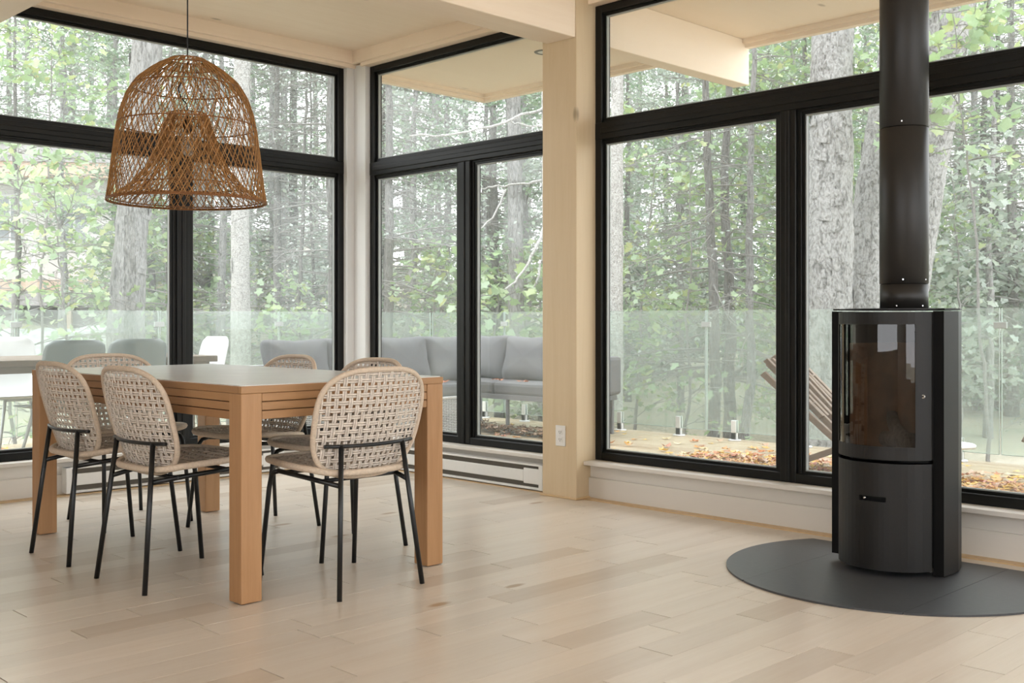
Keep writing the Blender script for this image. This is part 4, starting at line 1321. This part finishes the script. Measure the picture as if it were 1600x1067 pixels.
big_trunk('birch_tree', path_px([(1346, 760, 11.8), (1350, 560, 11.8), (1352, 430, 11.8), (1364, 300, 11.8), (1388, 150, 11.8), (1410, 0, 11.8), (1450, -250, 11.8)]), [0.25, 0.22, 0.20, 0.185, 0.17, 0.16, 0.13], 'bark_birch', 'birch trunk close against the left side of the flue pipe', 4)
big_trunk('birch_tree', path_px([(1392, 760, 12.2), (1404, 560, 12.2), (1424, 430, 12.2), (1446, 300, 12.2), (1472, 150, 12.2), (1500, 0, 12.2), (1540, -250, 12.2)]), [0.25, 0.22, 0.20, 0.19, 0.18, 0.16, 0.13], 'bark_birch', 'leaning birch trunk emerging right of the flue pipe', 14)
big_trunk('birch_tree', path_px([(1450, 330, 12.9), (1442, 200, 12.9), (1446, 60, 12.9), (1456, -60, 12.9), (1470, -260, 12.9)]), [0.15, 0.15, 0.14, 0.13, 0.12], 'bark_birch', 'upper birch limb right of the flue pipe', 5)
big_trunk('grey_tree', path_px([(192, 690, 13.0), (198, 480, 13.0), (204, 380, 13.0), (216, 240, 13.0), (229, 90, 13.0), (240, -60, 13.0), (250, -300, 13.0)]), [0.24, 0.205, 0.185, 0.175, 0.17, 0.165, 0.15], 'bark_grey', 'thick grey trunk below and left of the pendant lamp', 6)
big_trunk('pale_tree', path_px([(376, 660, 14.0), (376, 480, 14.0), (375, 330, 14.0), (378, 160, 14.0), (380, -250, 14.0)]), [0.14, 0.12, 0.112, 0.105, 0.09], 'bark_pale', 'pale white trunk right of the pendant lamp', 8)
big_trunk('pale_tree', path_px([(962, 640, 11.4), (963, 420, 11.4), (964, 180, 11.4), (966, 60, 11.4), (970, -250, 11.4)]), [0.075, 0.068, 0.064, 0.06, 0.05], 'bark_pale', 'slim white trunk at the left edge of the large window', 9)
thin_white = big_trunk('pale_tree', path_px([(853, 620, 12.0), (853, 420, 12.0), (851, 200, 12.0), (850, -250, 12.0)]), [0.04, 0.035, 0.034, 0.03], 'bark_pale', 'thin white trunk close beside the pine post', 10)
big_trunk('grey_tree', path_px([(806, 620, 15.0), (806, 420, 15.0), (804, 220, 15.0), (800, 80, 15.0), (798, -220, 15.0)]), [0.12, 0.105, 0.10, 0.095, 0.08], 'bark_grey', 'mottled grey trunk left of the pine post', 11)

for pts, r_ in (([(852, 350, 12.0), (838, 385, 11.9), (826, 412, 11.8), (806, 440, 11.7), (788, 452, 11.6)], 0.020),
                ([(851, 395, 12.0), (845, 415, 12.0), (838, 440, 11.9), (835, 448, 11.9)], 0.017),
                ([(852, 168, 12.0), (820, 178, 11.9), (780, 192, 11.8), (735, 205, 11.7), (690, 212, 11.6), (640, 214, 11.5)], 0.020),
                ([(852, 280, 12.0), (815, 288, 12.1), (770, 292, 12.2), (745, 296, 12.2)], 0.016),
                ([(790, 298, 12.1), (778, 325, 12.0), (760, 350, 11.9), (742, 366, 11.9)], 0.014),
                ([(852, 196, 12.0), (825, 196, 12.1), (800, 190, 12.1), (785, 192, 12.1)], 0.013)):
    pp = [np.array(p) for p in path_px(pts)]
    q = np.array(pp); n_ = 14
    qi = np.stack([np.interp(np.linspace(0, 1, n_), np.linspace(0, 1, len(q)), q[:, i]) for i in range(3)], 1) + rng.normal(0, .008, (n_, 3))
    V_, F_ = tubes_np([(qi, np.linspace(r_, r_ * 0.5, n_))], 6)
    link('branch', np_mesh('branch', V_, F_, 'bark_pale', True), thin_white)

# -- named slim trunks
SLIM = [(25, 20, 0.07, 'bark_dark', 'slim dark trunk near the left edge of the left window'),
        (100, 24, 0.09, 'bark_grey', 'slim grey trunk between the left edge and the thick grey trunk'),
        (262, 18, 0.06, 'bark_grey', 'slim trunk just left of the mullion in the left window'),
        (330, 22, 0.10, 'bark_dark', 'slim dark trunk just left of the pale trunk in the left window'),
        (462, 16, 0.042, 'bark_dark', 'very thin dark stem near the middle of the right left-window pane'),
        (482, 20, 0.04, 'bark_dark', 'thin stem between the very thin stem and the corner post'),
        (521, 13, 0.075, 'bark_dark', 'dark textured trunk beside the corner post in the left window'),
        (610, 14, 0.085, 'bark_dark', 'dark trunk at the left edge of the narrow window'),
        (632, 17, 0.085, 'bark_grey', 'grey trunk second from the left in the narrow window'),
        (668, 22, 0.10, 'bark_grey', 'grey trunk above the railing joint in the narrow window'),
        (765, 21, 0.11, 'bark_dark', 'dark trunk just right of the mullion in the narrow window'),
        (1117, 12.6, 0.072, 'bark_dark', 'dark trunk, left of the close pair, in the large window'),
        (1141, 13.2, 0.078, 'bark_dark', 'dark trunk in the middle of the close group in the large window'),
        (1162, 12.8, 0.060, 'bark_grey', 'grey trunk, right of the close group, in the large window'),
        (1543, 15, 0.062, 'bark_grey', 'slim grey trunk right of the stove'),
        (1582, 17, 0.10, 'bark_dark', 'dark mottled trunk at the far right edge')]
for k, (px, t, r_, bm_, lab) in enumerate(SLIM):
    ms = meshes_of(make_tree(100 + k, 7.0, r_, 'conifer', (random.uniform(-.02, .02), random.uniform(-.02, .02)), 0.05, 46, 900, 0.9, 1.9, 4, 10), bm_, 'needle')
    p = at(px, t); tree_obj('forest_tree', ms, bm_, 'needle', (p.x, p.y, gz(p)), 0, 1.0, lab, 'slim trunks behind the railing')

# -- leafy saplings close to the railing
def sapling(seed, px, t, H, leafm, nleaf, leafs, spread, label, zmin=0.4, nb=26):
    if 900 < px < 1480: leafs, nleaf = leafs * 0.78, int(nleaf * 1.5)
    ms = meshes_of(make_tree(seed, H, 0.022, 'broad', (random.uniform(-.05, .05), random.uniform(-.05, .05)), leafs * 1.12, nb, nleaf, zmin, spread, 4, 6, True), 'twig', leafm)
    p = at(px, t); return tree_obj('leafy_sapling', ms, 'twig', leafm, (p.x, p.y, gz(p)), seed * 1.3, 1.0, label, 'leafy saplings behind the railing')
sapling(201, 20, 11.5, 3.6, 'leaf_bright', 480, 0.10, 0.9, 'yellow green sapling at the left edge of the left window')
sapling(202, 105, 12.5, 3.2, 'leaf_bright', 420, 0.10, 0.9, 'bright green sapling left of the thick grey trunk')
sapling(203, 60, 15.0, 6.2, 'leaf_bright', 1100, 0.11, 1.6, 'tall green sapling in the upper left of the left window', 2.6)
sapling(204, 680, 14.5, 2.6, 'leaf_bright', 600, 0.10, 0.9, 'low green sapling beyond the railing joint in the narrow window')
sapling(205, 770, 12.5, 2.3, 'leaf_bright', 380, 0.12, 0.6, 'low bright sapling right of the mullion in the narrow window')
sapling(206, 990, 14.6, 4.4, 'leaf_bright', 800, 0.12, 1.3, 'bright sapling right of the slim white trunk in the large window')
sapling(207, 1075, 12.8, 3.5, 'leaf_bright', 330, 0.115, 1.0, 'thin dark stemmed sapling in the middle of the large window')
sapling(208, 1210, 14.4, 4.8, 'leaf_bright', 900, 0.12, 1.2, 'bright sapling beside the large window mullion')
sapling(209, 1250, 15.0, 6.0, 'leaf_bright', 1500, 0.12, 1.5, 'tall leafy sapling behind the straight birch trunk', 1.2)
sapling(210, 1370, 15.0, 6.0, 'leaf_bright', 1300, 0.12, 1.5, 'tall leafy sapling behind the flue pipe', 1.6)
sapling(211, 1560, 10.5, 4.8, 'leaf_bright', 420, 0.13, 0.9, 'sapling with large pale leaves in the upper right corner', 3.2)
sapling(212, 1500, 14.0, 4.0, 'leaf_pale', 1200, 0.11, 1.2, 'pale sapling right of the stove')
sapling(213, 480, 15.5, 2.2, 'leaf_bright', 500, 0.11, 0.8, 'low green sapling seen above the left pillows')

# -- background forest: a few kinds, copied
kinds = []
for k in range(4):
    kinds.append((meshes_of(make_tree(300 + k, 13.0, 0.13, 'conifer', (0.01, 0.0), 0.075, 90, 2600, 0.6, 2.6, 6, 8), ['bark_grey', 'bark_dark'][k % 2], 'needle'), 'twiggy conifer deep in the forest', 'conifer_tree'))
for k in range(4):
    kinds.append((meshes_of(make_tree(400 + k, 12.0, 0.12, 'broad', (0.02, 0.0), 0.115, 60, 5600, 1.2, 2.6, 5, 8), ['bark_grey', 'bark_dark'][k % 2], ['leaf_pale', 'leaf_mid'][k % 2]), 'leafy tree deep in the forest', 'broadleaf_tree'))
bush = []
for k in range(3):
    bush.append(meshes_of(make_tree(500 + k, 2.4, 0.03, 'broad', (0.0, 0.0), 0.13, 34, 2600, 0.1, 1.5, 5, 6), 'twig', ['leaf_mid', 'leaf_pale', 'leaf_bright'][k]))
rf = random.Random(21)
def where(px):
    if px < 285: return ', behind the left pane of the left window'
    if px < 560: return ', right of the mullion in the left window'
    if px < 880: return ', behind the narrow window'
    if px < 1230: return ', behind the large window left of its mullion'
    if px < 1400: return ', behind the birches and the flue pipe'
    return ', right of the stove'
cnt = 0
for ring, (t0, t1, nn) in enumerate([(15, 20, 22), (20, 28, 34), (28, 42, 40), (42, 62, 34)]):
    for i in range(nn):
        px = -350 + 2300 * (i + rf.random()) / nn
        t = rf.uniform(t0, t1)
        conif = (250 < px < 900 and rf.random() < 0.72) or (px > 1430 and rf.random() < 0.7) or rf.random() < 0.28
        ms, lab, nm = kinds[rf.randrange(4) + (0 if conif else 4)]
        if px < 250 and ring == 0 and i % 2: continue
        if 1075 < px < 1195 and ring == 0: continue
        if -120 < px < 175 and ring < 2 and rf.random() < 0.8: continue
        p = at(px, t)
        tree_obj(nm, ms, None, None, (p.x, p.y, gz(p) - 0.1), rf.uniform(0, 6.28), rf.uniform(0.85, 1.12) * (0.62, 0.82, 1.12, 1.6)[ring], (lab.replace('deep in the forest', ('at the forest front', 'in the middle of the forest', 'far back in the forest')[ring]) if ring < 3 else 'rearmost ' + lab.replace(' deep in the forest', '')) + where(px), lab.split(' deep')[0] + ' in the background')
for i in range(34):
    px = -300 + 2200 * (i + rf.random()) / 34
    if 230 < px < 900 and rf.random() < 0.55: continue
    if -120 < px < 175: continue
    t = rf.uniform(13.5, 26)
    if 1040 < px < 1200 and t < 19: t += 6
    p = at(px, t)
    ms = bush[rf.randrange(3)]
    tree_obj('forest_shrub', ms, None, None, (p.x, p.y, gz(p) - 0.05), rf.uniform(0, 6.28), rf.uniform(0.7, 1.3), 'low leafy undergrowth shrub' + where(px), 'undergrowth shrubs', 'shrub')

# -- house beyond the trees on the left
hp_ = at(60, 27.0)
hs = empty('neighbour_house', (hp_.x, hp_.y, 0.6), YAW - PI / 2 + 0.15)
MB().box(-4.6, 1.9, 0, 4.0, 1.35, 4.2, 0.0).build('wall', 'house_wall', hs)
MB().box(-5.2, 2.6, -0.9, 4.4, 4.2, 4.75).build('roof', 'house_roof', hs)
MB().box(-5.1, 2.5, -0.85, -0.6, 3.85, 4.2).build('fascia', 'house_trim', hs)
for (a, b) in ((-2.9, -1.9), (-0.95, -0.35), (0.5, 1.2)):
    w_ = MB().box(a, b, -0.05, 0.02, 2.3, 3.5).build('window', 'shell_white', hs)
    MB().box(a + .07, (a + b) / 2 - .03, -0.07, -0.045, 2.37, 3.43).build('pane', 'house_glass', w_)
    MB().box((a + b) / 2 + .03, b - .07, -0.07, -0.045, 2.37, 3.43).build('pane', 'house_glass', w_)
MB().box(-5.0, 3.2, -1.9, 0.0, 1.1, 1.35).build('porch_floor', 'house_trim', hs)
MB().box(-5.0, 3.2, -1.85, -0.2, 0.75, 1.1).build('porch_beam', 'house_roof', hs)
for x_ in (-4.6, -2.7, -0.8, 1.1, 3.0):
    MB().box(x_ - .09, x_ + .09, -1.8, -1.62, -0.6, 0.75).build('porch_post', 'house_trim', hs)
tag(hs, 'pale house with a raised porch behind the trees at the left', 'house')
for k in range(9):
    px = -20 + 34 * k + rf.uniform(-8, 8)
    p = at(px, rf.uniform(19, 23))
    bm = bmesh.new(); bmesh.ops.create_icosphere(bm, subdivisions=3, radius=1.0)
    g = random.Random(k)
    off = [Vector((g.uniform(-1, 1), g.uniform(-1, 1), g.uniform(-1, 1))).normalized() for _ in range(9)]
    for v_ in bm.verts:
        c_ = v_.co.normalized(); q = 1.0
        for o_ in off: q = min(q, 0.86 / max(0.2, c_.dot(o_)))
        v_.co = c_ * max(0.6, q)
    me = bpy.data.meshes.new('boulder'); bm.to_mesh(me); bm.free(); me.materials.append(M['rock'])
    o = link('boulder', me); s_ = rf.uniform(0.35, 0.75)
    o.location = (p.x, p.y, gz(p) + s_ * 0.2); o.scale = (s_ * 1.4, s_, s_ * 0.7); o.rotation_euler = (0, 0, rf.uniform(0, 6))
    tag(o, 'pale boulder on the slope below the house', 'boulder', 'boulders on the left slope')
